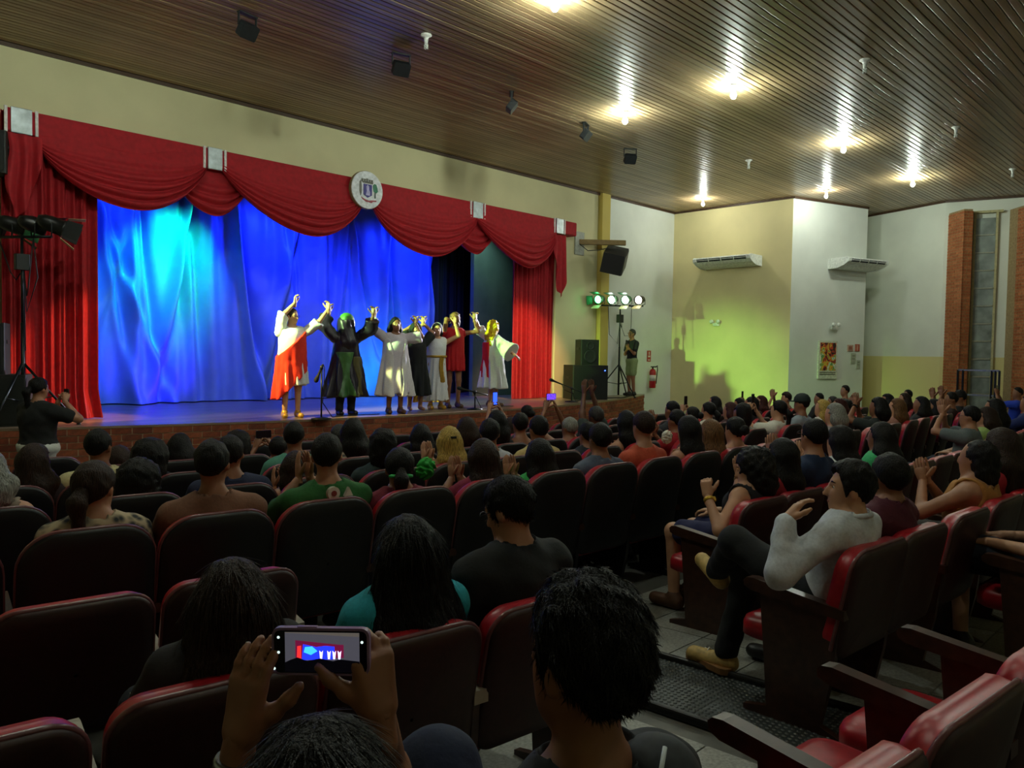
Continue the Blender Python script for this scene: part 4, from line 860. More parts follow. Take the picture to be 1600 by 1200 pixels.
# ================================================================ SEATS
ROWY = {'0': .14, 'A': 1.40, 'B': 2.50, 'C': 3.24, 'D': 4.24, 'E': 5.24, 'F': 6.24, 'G': 7.24, 'a': 1.02, 'b': 2.06}
def row_c(X): return (min(max(X, -1), 12)-7.5)**2/104
def row_y(row, X): return ROWY[row]+row_c(X)
def row_rz(X): return math.atan((min(max(X, -1), 12)-7.5)/52)
m_vinyl = mat('red_vinyl', '#a51824', .38, scale=40, amt=.1); m_shellF = mat('black_seat_shell', '#0d0e12', .5, scale=50, amt=.2); m_shellR = mat('dark_maroon_seat_shell', '#2c0f0e', .5, scale=50, amt=.2)
m_wood = mat('dark_varnished_wood', '#3a2116', .32, kind='wood', scale=7, amt=.3); m_pale = mat('worn_pale_armrest', '#a49c8c', .55, scale=10, amt=.2); m_edge_hl = mat('seat_edge_highlight', '#6f4346', .3)
def outline(w, z0, z1, r, rb, n=7):
    P = []
    for cx, cz, rr, st in ((w/2-rb*.9, z0+rb, rb, 270), (w/2-r, z1-r, r, 0), (-w/2+r, z1-r, r, 90), (-w/2+rb*.9, z0+rb, rb, 180)):
        for k in range(n+1): t_ = math.radians(st+90*k/n); P.append((cx+rr*math.cos(t_), cz+rr*math.sin(t_)))
    return P
def tilt(V, z0=.38, ang=11):
    V = A(V, float); a = math.radians(ang); y = V[:, 1]; z = V[:, 2]-z0; return np.stack([V[:, 0], -.20+y*math.cos(a)-z*math.sin(a), z0+z*math.cos(a)+y*math.sin(a)], -1)
def pad(P, y0, y1, puff, bow):
    """padded panel: outline P in (x,z), between y0 and y1 with a puffed front"""
    n = len(P); P = A(P); c = P.mean(0); V = []; rings = [(1, y0), (1, y0+(y1-y0)*.6), (.965, y1), (.80, y1+puff*.6), (.45, y1+puff), (0.02, y1+puff*1.1)]
    for s, y in rings:
        for p in P: q = c+(p-c)*s; V.append((q[0], y+bow*(q[0]/.25)**2, q[1]))
    Fs = [(i*n+k, i*n+(k+1) % n, (i+1)*n+(k+1) % n, (i+1)*n+k) for i in range(len(rings)-1) for k in range(n)]+[tuple(range(n))]
    return V, Fs
def seat_meshes(w, top, r, shell):
    d = {}; P = outline(w, .36, top/math.cos(math.radians(11))*1.0, r, .06)
    def fin(V, Fs, nm, m, sm=True, ang=11):
        b = MB().add(tilt(V, ang=ang), Fs, sm); me = b.mesh(nm); me.materials.append(m); d[nm] = me
    V, Fs = pad([(x, z) for x, z in P], .0, -.022, -.006, .022); fin(V, Fs, 'back_shell', shell)
    V, Fs = pad([(x*1.0, z) for x, z in outline(w, .40, top/math.cos(math.radians(11))-.008, r, .06)], .002, .072, .03, .022); fin(V, Fs, 'back_cushion', m_vinyl)
    pp = [(x, .0+.022*(x/.25)**2, z) for x, z in P[6:26]]; Vt, Q = tube(pp, .009, 6); fin(Vt, [tuple(q) for q in Q], 'edge_highlight', m_edge_hl)  # lighter tube along the back's rim: its edge highlight put into colour and shape
    cw = w-.05; Pc = []
    for cx, cy, rr, st in ((cw/2-.07, .30-.07, .07, 0), (-cw/2+.07, .30-.07, .07, 90), (-cw/2+.04, -.16+.04, .04, 180), (cw/2-.04, -.16+.04, .04, 270)):
        for k in range(6): t_ = math.radians(st+90*k/5); Pc.append((cx+rr*math.cos(t_), cy+rr*math.sin(t_)))
    n = len(Pc); c = A(Pc).mean(0); V = []; rings = [(.9, .335), (1, .35), (1.0, .405), (.96, .43), (.8, .445), (.4, .452), (.02, .453)]
    for s, z in rings:
        for p in Pc: q = c+(A(p)-c)*s; V.append((q[0], q[1], z))
    b = MB().add(V, [(i*n+k, i*n+(k+1) % n, (i+1)*n+(k+1) % n, (i+1)*n+k) for i in range(len(rings)-1) for k in range(n)]+[tuple(range(n-1, -1, -1))], True); me = b.mesh('seat_cushion'); me.materials.append(m_vinyl); d['seat_cushion'] = me
    return d
pa_ = []
arm_prof = [(-.24, .60), (.20, .645), (.235, .64), (.25, .625), (.245, .60), (.21, .585), (-.24, .555)]
def arm_mesh(m): me = MB().prism(arm_prof, -.028, .028, axis=0).mesh('armrest'); me.materials.append(m); return me
side_prof = [(-.22, .56), (.17, .60), (.14, .30), (.12, .06), (.24, .03), (.24, 0), (-.24, 0), (-.24, .03), (-.14, .06), (-.19, .30)]
SM = {'F': seat_meshes(.545, 1.0, .17, m_shellF), 'R': seat_meshes(.525, .85, .10, m_shellR), 'Z': seat_meshes(.545, .80, .10, m_shellR)}
ARM = {'d': arm_mesh(m_wood), 'p': arm_mesh(m_pale)}; arm_prof = [(y+.07 if y > 0 else y, z) for y, z in arm_prof]; ARM['z'] = arm_mesh(m_wood); SIDE = MB().prism(side_prof, -.016, .016, axis=0).mesh('side_panel'); SIDE.materials.append(m_wood)
SIDED = MB().prism(side_prof, -.016, .016, axis=0).mesh('side_panel'); SIDED.materials.append(m_shellF)
NSEAT = [0]
def seat(row, X, label, kind=None, arm='d', last=False, pitch=None, dy=0, group=None, drz=0):
    kind = kind or ('F' if row in 'CDEFG' else 'R'); Y = row_y(row, X)+.33+dy; t = thing('theater_seat', label, 'seat', (X, Y, zf(Y)), row_rz(X)+drz, group)
    for nm in ('seat_cushion', 'back_shell', 'back_cushion'): link(nm, SM[kind][nm], parent=t)
    link('edge_highlight', SM[kind]['edge_highlight'], parent=t); w = (pitch or (.58 if kind == 'F' else .555))/2
    for s in ((-1, 1) if last else (-1,)):
        link('armrest', ARM[arm], parent=t, loc=(s*w, 0, 0)); link('side_panel', SIDED if kind == 'F' else SIDE, parent=t, loc=(s*w, 0, 0))
    NSEAT[0] += 1; return t
# ================================================================ AUDIENCE
def place(px, py, row):
    r = ray(px, py); k = r[0]/r[1]; Y = 3.0
    for _ in range(80): Y = .5*Y+.5*(ROWY[row]+.245+row_c(k*Y))
    X = k*Y; z = CAMZ+r[2]*Y/r[1]; return X, Y, z-zf(Y), Y/r[1]
def phone(label, pos, rz, tiltv=0., portrait=False, screen=None, size=(.155, .075, .009), color='#1a1a1e'):
    t = thing('phone', label, 'phone', pos, rz); w, h, d = size
    if portrait: w, h = h, w
    t.rotation_euler = (tiltv, 0, rz)
    obj('case', MB().rbox((-w/2, -d/2, -h/2), (w/2, d/2, h/2), .012, 3, axis=1), mat('phone_case_'+color, color, .4), t)
    obj('screen', MB().rbox((-w/2+.004, -d/2-.001, -h/2+.004), (w/2-.004, -d/2, h/2-.004), .008, 2, axis=1), screen or mat('dark_screen', '#0a0c14', .2), t)
    return t
m_scr = mat('stage_on_screen', '#3a2a9a', .3, kind='voronoi', scale=45, color2='#d060c0', emit=.9, emit_color='#5a3ad0')
m_scr2 = mat('blue_on_screen', '#2040c0', .3, emit=1.4, emit_color='#2a50ff')
K = 'k'
AUD = [
 # id, px, py(head top), row, hair, skin, top, pose, extra, short description
 ('1', -14, 700, 'D', ('bob', 'g'), 'c', ('#8a7a6a', 'n'), 'rest', dict(fem=True), 'grey-haired person cut by the left picture edge'),
 ('2', 58, 690, 'E', ('long', 'b', .3), 'b', ('#2a1e20', 's'), 'rest', dict(fem=True), 'long dark-haired woman seated before the standing filmer'),
 ('3', 157, 668, 'E', ('short', K), 'b', ('#c9bd8c', 's'), 'rest', dict(), 'short-haired man in a cream shirt with dark lines'),
 ('4', 189, 694, 'F', ('long', 'b', .25), 'b', ('#7a6a5a', 's', 'floral'), 'rest', dict(fem=True), 'woman in floral top half hidden beside the cream shirt'),
 ('5', 152, 717, 'C', ('pony', 'b'), 'a', ('#a8977a', 's', 'floral'), 'rest', dict(fem=True, bulk=1.12), 'woman with low ponytail in a floral blouse'),
 ('6', 240, 680, 'E', ('curly', K, 1.1), 'b', ('#15161c', 's'), 'rest', dict(fem=True), 'woman with big dark curls, farther of two'),
 ('7', 222, 711, 'D', ('curly', K, 1.1), 'b', ('#101116', 's'), 'rest', dict(fem=True), 'woman with big dark curls, nearer of two'),
 ('8', 284, 675, 'F', ('long', K, .16), 'b', ('#c6bd92', 's'), 'rest', dict(fem=True), 'dark-haired woman in a pale cream blouse'),
 ('9', 335, 684, 'C', ('short', K), 'b', ('#6e4a36', 's'), 'rest', dict(bulk=1.1, pitch=-.05), 'crop-haired man in a brown T-shirt'),
 ('10', 362, 677, 'D', ('short', K), 'b', ('#1a2340', 's'), 'rest', dict(bulk=1.05), 'man in a navy T-shirt beyond the brown T-shirt'),
 ('11', 375, 669, 'F', ('curly', K, 1.0), 'b', ('#a0606a', 's'), 'rest', dict(fem=True), 'curly-haired woman in pink below the stage edge'),
 ('12', 436, 683, 'F', ('short', K), 'b', ('#33302c', 's'), 'phone', dict(), 'small dark-haired person with hands raised to face'),
 ('13', 461, 657, 'E', ('short', K), 'b', ('#4f8a76', 's'), 'rest', dict(), 'man in a mint green shirt near the stage'),
 ('14', 482, 701, 'D', ('long', 'b', .2), 'a', ('#8a6a4a', 'n'), 'clap', dict(fem=True, side=-.08), 'brown-haired person clapping beside the green T-shirt'),
 ('15', 513, 674, 'C', ('short', K), 'a', ('#1f5a24', 's'), 'clap', dict(bulk=1.18), 'man in a green T-shirt with white badges on the back'),
 ('16', 531, 661, 'F', ('short', 'dg'), 'b', ('#40484a', 's'), 'rest', dict(), 'greying head half hidden behind long hair'),
 ('17', 553, 651, 'E', ('long', K, .24), 'c', ('#b9ab92', 's', 'stripe'), 'rest', dict(fem=True), 'long-haired woman in a pale striped top'),
 ('18', 600, 667, 'D', ('curly', K, .88), 'b', ('#1c2e30', 's'), 'rest', dict(), 'thick-haired person in a dark teal shirt'),
 ('19', 626, 697, 'C', ('pony', K), 'b', ('#6a1426', 's'), 'rest', dict(fem=True), 'girl with green hair ties and maroon top'),
 ('20', 658, 660, 'E', ('long', K, .22), 'b', ('#202428', 's'), 'rest', dict(fem=True), 'woman with straight dark hair left of the blonde'),
 ('21', 703, 664, 'D', ('long', 'bl', .3), 'c', ('#7a5a3a', 's'), 'clap', dict(fem=True), 'woman with long straight blonde hair'),
 ('22', 729, 649, 'E', ('bob', 'b'), 'c', ('#c2996e', 'n'), 'rest', dict(fem=True), 'bare-shouldered woman with clipped dark hair beside the blonde'),
 ('23', 766, 652, 'D', ('short', K), 'b', ('#b9bcc4', 's'), 'rest', dict(), 'short-haired man in a light grey T-shirt'),
 ('24', 762, 682, 'C', ('long', 'b', .34), 'a', ('#7a1636', 's'), 'clap', dict(fem=True, side=-.03), 'woman with long brown hair clapping in maroon'),
 ('25', 776, 639, 'E', ('long', K, .2), 'b', ('#2a2a2e', 's'), 'rest', dict(fem=True), 'dark-haired woman just left of the raised portrait phone'),
 ('26', 798, 650, 'F', ('long', 'b', .2), 'a', ('#c8b89a', 's'), 'phonehi', dict(fem=True), 'person raising a glowing portrait phone'),
 ('27', 813, 643, 'E', ('short', K), 'b', ('#101216', 'n'), 'rest', dict(fem=True), 'woman in a black sleeveless top with short hair'),
 ('28', 823, 632, 'G', ('bun', K), 'b', ('#3a3432', 's'), 'rest', dict(fem=True), 'dark head with a bun closest to the stage'),
 ('29', 842, 647, 'D', ('short', K), 'b', ('#b09a62', 's'), 'rest', dict(bulk=1.05), 'man in a beige shirt below the raised phone'),
 ('30', 850, 682, 'C', ('long', K, .3), 'a', ('#2f9a4a', 's'), 'clap', dict(fem=True, side=-.04), 'woman with straight black hair in bright green'),
 ('32', 890, 650, 'E', ('short', 'g'), 'b', ('#8a1a24', 'n'), 'phonehi', dict(fem=True, arm_l=1.12), 'grey-haired woman in red holding a phone high'),
 ('33', 931, 633, 'E', ('short', 'dg'), 'd', ('#2c3634', 's'), 'up', dict(), 'greying man clapping with arms above his head'),
 ('34', 919, 657, 'D', ('short', K), 'b', ('#121a24', 's'), 'rest', dict(), 'man in black seen in profile beside the grey-blue shirt'),
 ('35', 938, 658, 'C', ('short', K), 'b', ('#4d5568', 's'), 'rest', dict(bulk=1.05), 'man in a grey-blue T-shirt'),
 ('36', 983, 639, 'D', ('long', K, .3), 'a', ('#a06a4a', 'n'), 'clap', dict(fem=True, side=-.05), 'long-haired woman clapping behind the orange T-shirt'),
 ('37', 1006, 640, 'C', ('short', 'b'), 'a', ('#b0472c', 's'), 'rest', dict(bulk=1.12), 'man in an orange T-shirt'),
 ('38', 1050, 625, 'E', ('short', K), 'b', ('#2a2c30', 's'), 'clap', dict(), 'young man clapping near the end of the brick stage front'),
 ('39', 1057, 638, 'D', ('bun', K), 'b', ('#a01a24', 's'), 'clap', dict(fem=True), 'woman in red with tied black hair in profile'),
 ('40', 1081, 634, 'E', ('bun', K), 'b', ('#1a1c22', 's'), 'rest', dict(fem=True), 'dark rounded head below the raised black phone'),
 ('41', 1106, 627, 'E', ('pony', K), 'a', ('#d2cdbb', 's'), 'phone', dict(fem=True), 'woman with ponytail and white collar in profile'),
 ('42', 1115, 618, 'F', ('long', K, .25), 'a', ('#1e2026', 's'), 'rest', dict(fem=True), 'long black hair against the green-lit wall'),
 ('43', 1075, 647, 'C', ('long', K, .36), 'a', ('#b08a6a', 'n'), 'rest', dict(fem=True), 'bare-shouldered woman with straight black hair'),
 ('44', 1110, 653, 'C', ('long', 'lb', .34), 'c', ('#cfc8b6', 's'), 'rest', dict(fem=True), 'woman with long light brown hair'),
 ('45', 1140, 627, 'E', ('bob', 'r'), 'a', ('#3a1a1c', 's'), 'rest', dict(fem=True), 'reddish-haired head before the green glow'),
 ('46', 1154, 621, 'F', ('short', K), 'b', ('#26282e', 's'), 'rest', dict(), 'flat-topped dark head against the green glow'),
 ('47', 1158, 628, 'D', ('curly', K, .85), 'b', ('#b9b4a6', 's'), 'rest', dict(), 'curly-haired man in profile with pale shirt'),
 ('48', 1172, 619, 'E', ('curly', K, .85), 'b', ('#202226', 's'), 'rest', dict(), 'round dark head behind the curly-haired man'),
 ('49', 1188, 617, 'F', ('long', 'r', .25), 'a', ('#4a3a3a', 's'), 'phone', dict(fem=True), 'woman with reddish long hair filming before the green wall'),
 ('50', 1152, 649, 'C', ('bun', K), 'a', ('#a8202a', 'n'), 'clap', dict(fem=True, side=-.04), 'woman with a big bun clapping in red'),
 ('51', 1216, 624, 'D', ('pony', K), 'c', ('#d6d2c4', 's'), 'phone', dict(fem=True), 'woman with white collar left of the capped man'),
 ('52', 1228, 611, 'F', ('tall', 'b'), 'a', ('#6a3a30', 's'), 'claphi', dict(), 'tousled brown head left of the dark cap'),
 ('53', 1252, 616, 'D', ('short', K), 'b', ('#8e98a0', 's'), 'rest', dict(bulk=1.15, cap='#14211f', arms={-1: ((-.30, .62, .72), (-.3, 1, -.1), (0, .1, 1), .4, (-1, -.2, .2))}), 'man in dark cap and grey sleeves reaching forward'),
 ('54', 1279, 613, 'F', ('short', K), 'b', ('#2a2a2c', 's'), 'rest', dict(), 'short dark-haired man right of the cap'),
 ('55', 1284, 623, 'D', ('long', 'bl', .24), 'c', ('#cfc6b4', 's'), 'rest', dict(fem=True), 'blonde woman with straight hair right of the capped man'),
 ('56', 1300, 618, 'E', ('short', 'dg'), 'b', ('#30343a', 's'), 'rest', dict(), 'greying dark head behind the blonde on the right'),
 ('57', 1303, 628, 'C', ('bob', 'g'), 'c', ('#8a7f80', 's'), 'rest', dict(fem=True), 'grey-haired woman between the blonde and the boy'),
 ('57b', 1310, 621, 'D', ('bob', 'r'), 'a', ('#5a2a34', 's'), 'rest', dict(fem=True), 'dark red-haired head above the grey-haired woman'),
 ('58', 1320, 601, 'F', ('short', K), 'a', ('#3c4a3c', 's'), 'rest', dict(), 'tall bearded man rising above the far crowd'),
 ('58b', 1332, 617, 'E', ('curly', 'dg', .85), 'b', ('#3a3a38', 's'), 'rest', dict(), 'dark fuzzy head behind the tall bearded man'),
 ('59', 1322, 623, 'D', ('short', K), 'b', ('#6a2434', 's'), 'rest', dict(), 'boy in maroon seen in profile'),
 ('60', 1222, 682, 'b', ('long', K, .32), 'a', ('#8a1a2a', 's'), 'clap', dict(fem=True), 'woman with glossy black hair and raised wristwatch'),
 ('61', 1272, 652, 'b', ('short', K), 'a', ('#182a4a', 's'), 'clap', dict(glasses=True), 'man with glasses in a navy polo shirt'),
 ('62', 1312, 662, 'b', ('long', K, .28), 'c', ('#c8ccd0', 's'), 'clap', dict(fem=True, glasses=True), 'woman with glasses and straight black hair'),
 ('63', 1371, 619, 'C', ('bob', K), 'b', ('#1c2422', 's'), 'claphi', dict(fem=True), 'woman clapping high with a dark bracelet'),
 ('64', 1376, 657, 'b', ('longw', K, .3), 'b', ('#3aa86a', 's'), 'rest', dict(fem=True), 'woman with thick tied-back hair in mint green'),
 ('66', 1390, 705, 'a', ('short', K), 'b', ('#4a1024', 's'), 'rest', dict(), 'man in maroon beside the white-shirted man'),
 ('67', 1385, 614, 'D', ('bob', K), 'b', ('#20302c', 's'), 'rest', dict(fem=True), 'dark greenish head left of the tawny hair'),
 ('68', 1400, 621, 'C', ('long', 'lb', .24), 'c', ('#9a6a5a', 's'), 'rest', dict(fem=True), 'woman with tawny wavy hair in the far crowd'),
 ('69', 1418, 608, 'E', ('short', K), 'b', ('#2a2c2a', 's'), 'rest', dict(), 'highest dark head before the yellow wall'),
 ('70', 1412, 613, 'D', ('long', 'b', .2), 'a', ('#5a3a30', 's'), 'rest', dict(fem=True), 'woman half hidden right of the tawny hair'),
 ('71', 1438, 618, 'C', ('longw', K, .28), 'b', ('#16181c', 's'), 'rest', dict(fem=True), 'broad dark long hair before the yellow wall, left one'),
 ('72', 1458, 622, 'C', ('longw', K, .28), 'b', ('#181a22', 's'), 'rest', dict(fem=True), 'broad dark long hair before the yellow wall, right one'),
 ('73', 1486, 611, 'C', ('short', K), 'b', ('#3a2a2a', 's'), 'claphi', dict(), 'dark-haired person clapping high before the brick fin'),
 ('74', 1499, 608, 'C', ('short', K), 'b', ('#24282c', 's'), 'claphi', dict(), 'dark head with outstretched hand before the steel gate'),
 ('75', 1515, 632, 'b', ('short', K), 'a', ('#5d6668', 's'), 'claphi', dict(glasses=True), 'bespectacled person in grey T-shirt clapping at face height'),
 ('76', 1552, 621, 'b', ('longw', K, .26), 'b', ('#1c1e20', 's'), 'rest', dict(fem=True), 'long black hair before the steel gate'),
 ('77', 1540, 634, 'b', ('bob', 'b'), 'a', ('#8fa860', 's'), 'rest', dict(fem=True), 'brown-haired woman in light green collar'),
 ('78', 1590, 604, 'C', ('short', K), 'b', ('#1c3cb0', 's'), 'phone', dict(), 'bearded man in bright blue at the right edge'),
 ('79', 1606, 616, 'b', ('short', K), 'b', ('#16245a', 's'), 'clap', dict(), 'person in dark blue cut by the right edge'),
 ('80', 1527, 686, 'a', ('curly', K, .8), 'a', ('#a8743a', 'n'), 'clap', dict(fem=True, bulk=1.15), 'curly-haired woman with bare shoulders clapping'),
 ('81', 1563, 666, 'a', ('longw', 'b', .26), 'b', ('#a01c2c', 's'), 'rest', dict(fem=True), 'brown-haired woman in red by the right edge'),
]
INFO = {}; OCC = {}
for (pid, px, py, row, hr, sk, tp, pose, ex, desc) in AUD:
    X, Y, h, dist = place(px, py, row); ex = dict(ex); capc = ex.pop('cap', None); rz = row_rz(X)
    kw = dict(hair=hr, skin=sk, top=tp, pose=pose, group='seated audience', bottom=(random.choice(['#1c2230', '#20242a', '#2a2420']), 'l')); kw.update(ex)
    hh = min(max(h, 1.14), 1.46); want = -math.atan2(8.2-X, 10.9-Y)-rz; want += random.uniform(-.12, .12)
    kw['yaw'] = max(-.9, min(.9, want*.9)); kw['bulk'] = kw.get('bulk', 1.0)*random.uniform(.95, 1.05)
    res = min(max(.0035*dist, .0118), .026); o = A([0, -.085]); c_, s_ = math.cos(rz), math.sin(rz); ox = X+s_*o[1]*1; oy = Y-c_*o[1]
    INFO[pid] = person(desc, (X, Y+.085, zf(Y+.085)), rz, hh, res=res, face=(res < .0255), **kw); INFO[pid]['pos'] = (X, Y, rz, dist); OCC.setdefault(row, []).append((X, desc))
    INFO[pid]['h_raw'] = h
    if capc:
        hd = INFO[pid]['hd']; g = MB(); R4 = np.eye(4); R4[:3, :3] = INFO[pid]['R']; R4[:3, 3] = hd(0, -.012, .03)
        g.lathe([(.106, .0), (.108, .02), (.1, .06), (.07, .1), (.03, .118), (.001, .12)], 18, R4@np.diag([.86, 1.02, 1, 1])); obj('cap', g, mat('cap_cloth', capc, .8), INFO[pid]['root'])
        obj('cap_visor', MB().prism([(.075*math.cos(a), .085+.10*math.sin(a)) for a in np.linspace(0, math.pi, 12)], .0, .012, M=R4), mat('cap_cloth', capc, .8), INFO[pid]['root'])
def wpt(pid, p):
    i = INFO[pid]; return np.array(i['root'].matrix_basis @ Vector(p)) if False else np.array(Matrix.Translation(i['root'].location) @ Matrix.Rotation(i['pos'][2], 4, 'Z') @ Vector(p).to_4d())[:3]
def held_phone(pid, label, portrait=False, screen=None, dz=.13):
    i = INFO[pid]; w = (i['wr'][-1]+i['wr'][1])/2; p = wpt(pid, w+A([0, .0, dz])); phone(label, p, i['pos'][2], 0, portrait, screen)
held_phone('26', 'phone with blue screen held upright above the front rows', True, m_scr2); held_phone('32', 'phone showing the purple stage held sideways above the front rows', False, m_scr)
held_phone('12', 'dark phone held by the small dark-haired person'); held_phone('41', 'black phone raised by the woman with a ponytail', True); held_phone('49', 'pale phone raised before the green-lit wall', True); held_phone('51', 'phone raised beside the dark cap', True); held_phone('78', 'phone held by the bearded man in bright blue')
# badges on the green T-shirt, hair ties, blonde clip, watches
i = INFO['15']; Pp = i['P']
obj('badge', disc(.036, -.012, .012, 20), mat('badge_white', '#cfcabc', .7), i['root'], loc=tuple(Pp(.76, -.03, -.128))); obj('badge', MB().prism([(-.025, -.02), (.025, -.02), (0, .03)], -.012, .012, axis=1), mat('badge_white', '#cfcabc', .7), i['root'], loc=tuple(Pp(.755, .06, -.128)))
obj('badge_print', disc(.016, -.016, .0, 12), mat('badge_red', '#7a2a26', .7), i['root'], loc=tuple(Pp(.76, -.03, -.128)))
i = INFO['19']; 
for s in (-1, 1): obj('hair_tie', MB().lathe([(.012, -.01), (.026, -.006), (.026, .006), (.012, .01)], 10, np.array(Matrix.Translation(i['hd'](s*.045, -.11, -.03)))), mat('green_hair_tie', '#1fa04a', .6), i['root'])
i = INFO['21']; obj('hair_clip', MB().rbox((-.025, -.012, -.008), (.025, .012, .008), .005, 1, M=np.array(Matrix.Translation(i['hd'](.02, -.118, .05)))), m_dark, i['root'])
def watch(pid, s, color='#d8c890'):
    i = INFO[pid]; w = i['wr'][s]; d = i['wr'][s]-i['el'][s]; d /= np.linalg.norm(d); Mx = frame(w-d*.03, np.cross(d, (0, 0, 1)) if abs(d[2]) < .95 else (1, 0, 0), z=d); o = obj('wristwatch', MB().lathe([(.030, -.011), (.033, -.008), (.033, .008), (.030, .011)], 14, Mx).rbox((.028, -.017, -.017), (.040, .017, .017), .01, 2, axis=0, M=Mx), mat('watch_metal_'+color, color, .3, metal=.7), i['root'])
watch('60', -1); watch('63', -1, '#14100e'); watch('50', -1); watch('36', 1, '#14100e')
# the bright green ruffled cloth beside the blonde woman's seat, the small white bow near the orange T-shirt
def ruffle(name, label, cat, pos, r, color, squash=(1, .7, 1)):
    V, Q = field([ell((0, 0, 0), A([r*squash[0], r*squash[1], r*squash[2]]))], r/11, 0, lambda D, X, Y, Z: D+r*.16*np.sin(26*X/r*.3+4*np.sin(Z/r*3))*np.sin(Y/r*5+Z/r*4)+r*.05*wav(X, Y, Z, 9/r), r*.3); o = link(name, npmesh(name, V, Q), mat(name+'_cloth', color, .8), loc=tuple(pos)); return tag(o, label, cat)
ruffle('hair_ruffle', 'bright green ruffled cloth left of the blonde woman', 'cloth', at_d(665, 732, 5.1), .072, '#1f9a32')
ruffle('cloth_bow', 'white ruffled bow held right of the orange T-shirt', 'cloth', at_d(1042, 683, 6.5), .055, '#d8d2c0')
# ---------------------------------------------------------------- seat rows
_o = 'first second third fourth fifth sixth seventh eighth ninth'.split()
ORD = _o+['tenth', 'eleventh', 'twelfth']+[w+'teenth' for w in ('thir', 'four', 'fif', 'six', 'seven', 'eigh', 'nine')]
for tn in ('twent', 'thirt', 'fort'): ORD += [tn+'ieth']+[tn+'y-'+q for q in _o]
def fill(row, x0, x1, pitch, kind=None):
    pos = sorted(OCC.get(row, [])); xs_ = [list(p) for p in pos]
    for _ in range(60):       # keep neighbouring seats one pitch apart
        for a_ in range(len(xs_)-1):
            g = xs_[a_+1][0]-xs_[a_][0]
            if g < pitch*.98: d_ = (pitch*.98-g)/2; xs_[a_][0] -= d_; xs_[a_+1][0] += d_
    out = [(x, d) for x, d in xs_]; edges = [x0-pitch/2]+[x for x, _ in out]+[x1+pitch/2]; add = []
    for a_, c in zip(edges[:-1], edges[1:]):
        lo = a_ if a_ == edges[0] else a_+pitch/2; hi = c if c == edges[-1] else c-pitch/2; k = int((min(hi, 12.2)-lo+.06)/pitch) if lo < 12 else 0; hi = min(hi, 12.2)
        for j in range(k): add.append((lo+(hi-lo)*(j+.5)/k, None))
    allx = sorted(out+add, key=lambda q: q[0]); ordn = {'0': 'rearmost', 'a': 'second rear', 'b': 'third rear', 'C': 'fifth from front', 'D': 'fourth from front', 'E': 'third from front', 'F': 'second', 'G': 'front'}[row]
    for j, (x, d) in enumerate(allx):
        gp = x-allx[j-1][0] if j else pitch; last = j == len(allx)-1 or allx[j+1][0]-x > pitch*1.4
        if d: lb = 'seat of the '+' '.join(d.split()[:11])
        else:
            prev = next((q[1] for q in reversed(allx[:j]) if q[1]), None); nxt = next((q[1] for q in allx[j+1:] if q[1]), None); nth = ORD[j]
            lb = 'empty dark seat, %s from the left in the %s row' % (nth, ordn)+(' right block' if row in 'ab0' else '')
        seat(row, x, lb, kind, last=last, pitch=min(gp, pitch*1.05), group='seats of the %s row' % ordn)
fill('C', .5, 8.9, .57); fill('D', .5, 12.6, .57); fill('E', .8, 11.5, .57); fill('F', 1.0, 15.0, .57); fill('G', 1.3, 11.0, .57)
# ================================================================ REAR BLOCK SEATS AND FOREGROUND PEOPLE
def to_local(p, pos, rz): d = A(p, float)-A(pos, float); c, s = math.cos(-rz), math.sin(-rz); return A([c*d[0]-s*d[1], s*d[0]+c*d[1], d[2]])
def fg(label, px, py, row, **kw):
    X, Y, h, dist = place(px, py, row); rz = kw.pop('rz', row_rz(X)); hh = min(max(h+kw.pop('dh', 0), 1.08), 1.46); pos = (X, Y+.085, zf(Y+.085))
    for key in ('arms',):
        if key in kw:
            for s in list(kw[key]):
                v = list(kw[key][s]); v[0] = to_local(v[0], pos, rz); kw[key][s] = v
    return person(label, pos, rz, hh, group=kw.pop('group', 'seated audience'), **kw), (X, Y, h, dist), pos
UP, RT_, FW_ = A([0, 0, 1.]), _rt0, _fw0
# woman filming: phone plane about 1.12 m ahead
DP = 1.14
wl, wr_ = at_d(376, 1150, DP), at_d(592, 1112, DP+.02)
iF1, cF1, pF1 = fg('dark-haired woman in the foreground filming the stage with a phone', 512, 1106, '0', hair=('long', 'k', .26), skin='b', top=('#1c1a1c', 's'), fem=True, res=.0095, strands=6000, hw=1.02, yaw=-.5, arm_l=1.04,
    arms={-1: (wl, RT_*.10+UP*1.0+FW_*.12, -FW_*.95-RT_*.35, .28, A([-.25, -.2, -1])), 1: (wr_, -RT_*.16+UP*1.0+FW_*.05, RT_*.75-FW_*.7, .75, A([.15, -.25, -1]))}, eyes=False, hands_dir={-1: 1, 1: -1})
# her phone: lilac case, live view of the stage
pc = at_d(502, 1017, DP+.01); t = thing('phone', 'lilac-cased phone showing the blue-lit stage, held by the woman in front', 'phone'); Mx = frame(pc, RT_*1.0+UP*.02-FW_*.05, z=UP-RT_*.02); t.matrix_world = Matrix(Mx.tolist())
w, h = .150, .0725; obj('case', MB().rbox((-w/2, -.004, -h/2), (w/2, .006, h/2), .012, 4, axis=1), mat('lilac_case', '#8d6f96', .4), t)
obj('glass', MB().rbox((-w/2+.004, -.0052, -h/2+.004), (w/2-.004, -.004, h/2-.004), .009, 3, axis=1), mat('phone_black_glass', '#050508', .15), t)
def scr(name, P, col, e=1.0, d=.0056): return obj(name, MB().prism(P, -d, -d+.0003, axis=1), mat('screen_'+col, col, .4, emit=e, emit_color=col), t)
X0, X1, Z0, Z1 = -.054, .060, -h/2+.006, h/2-.006
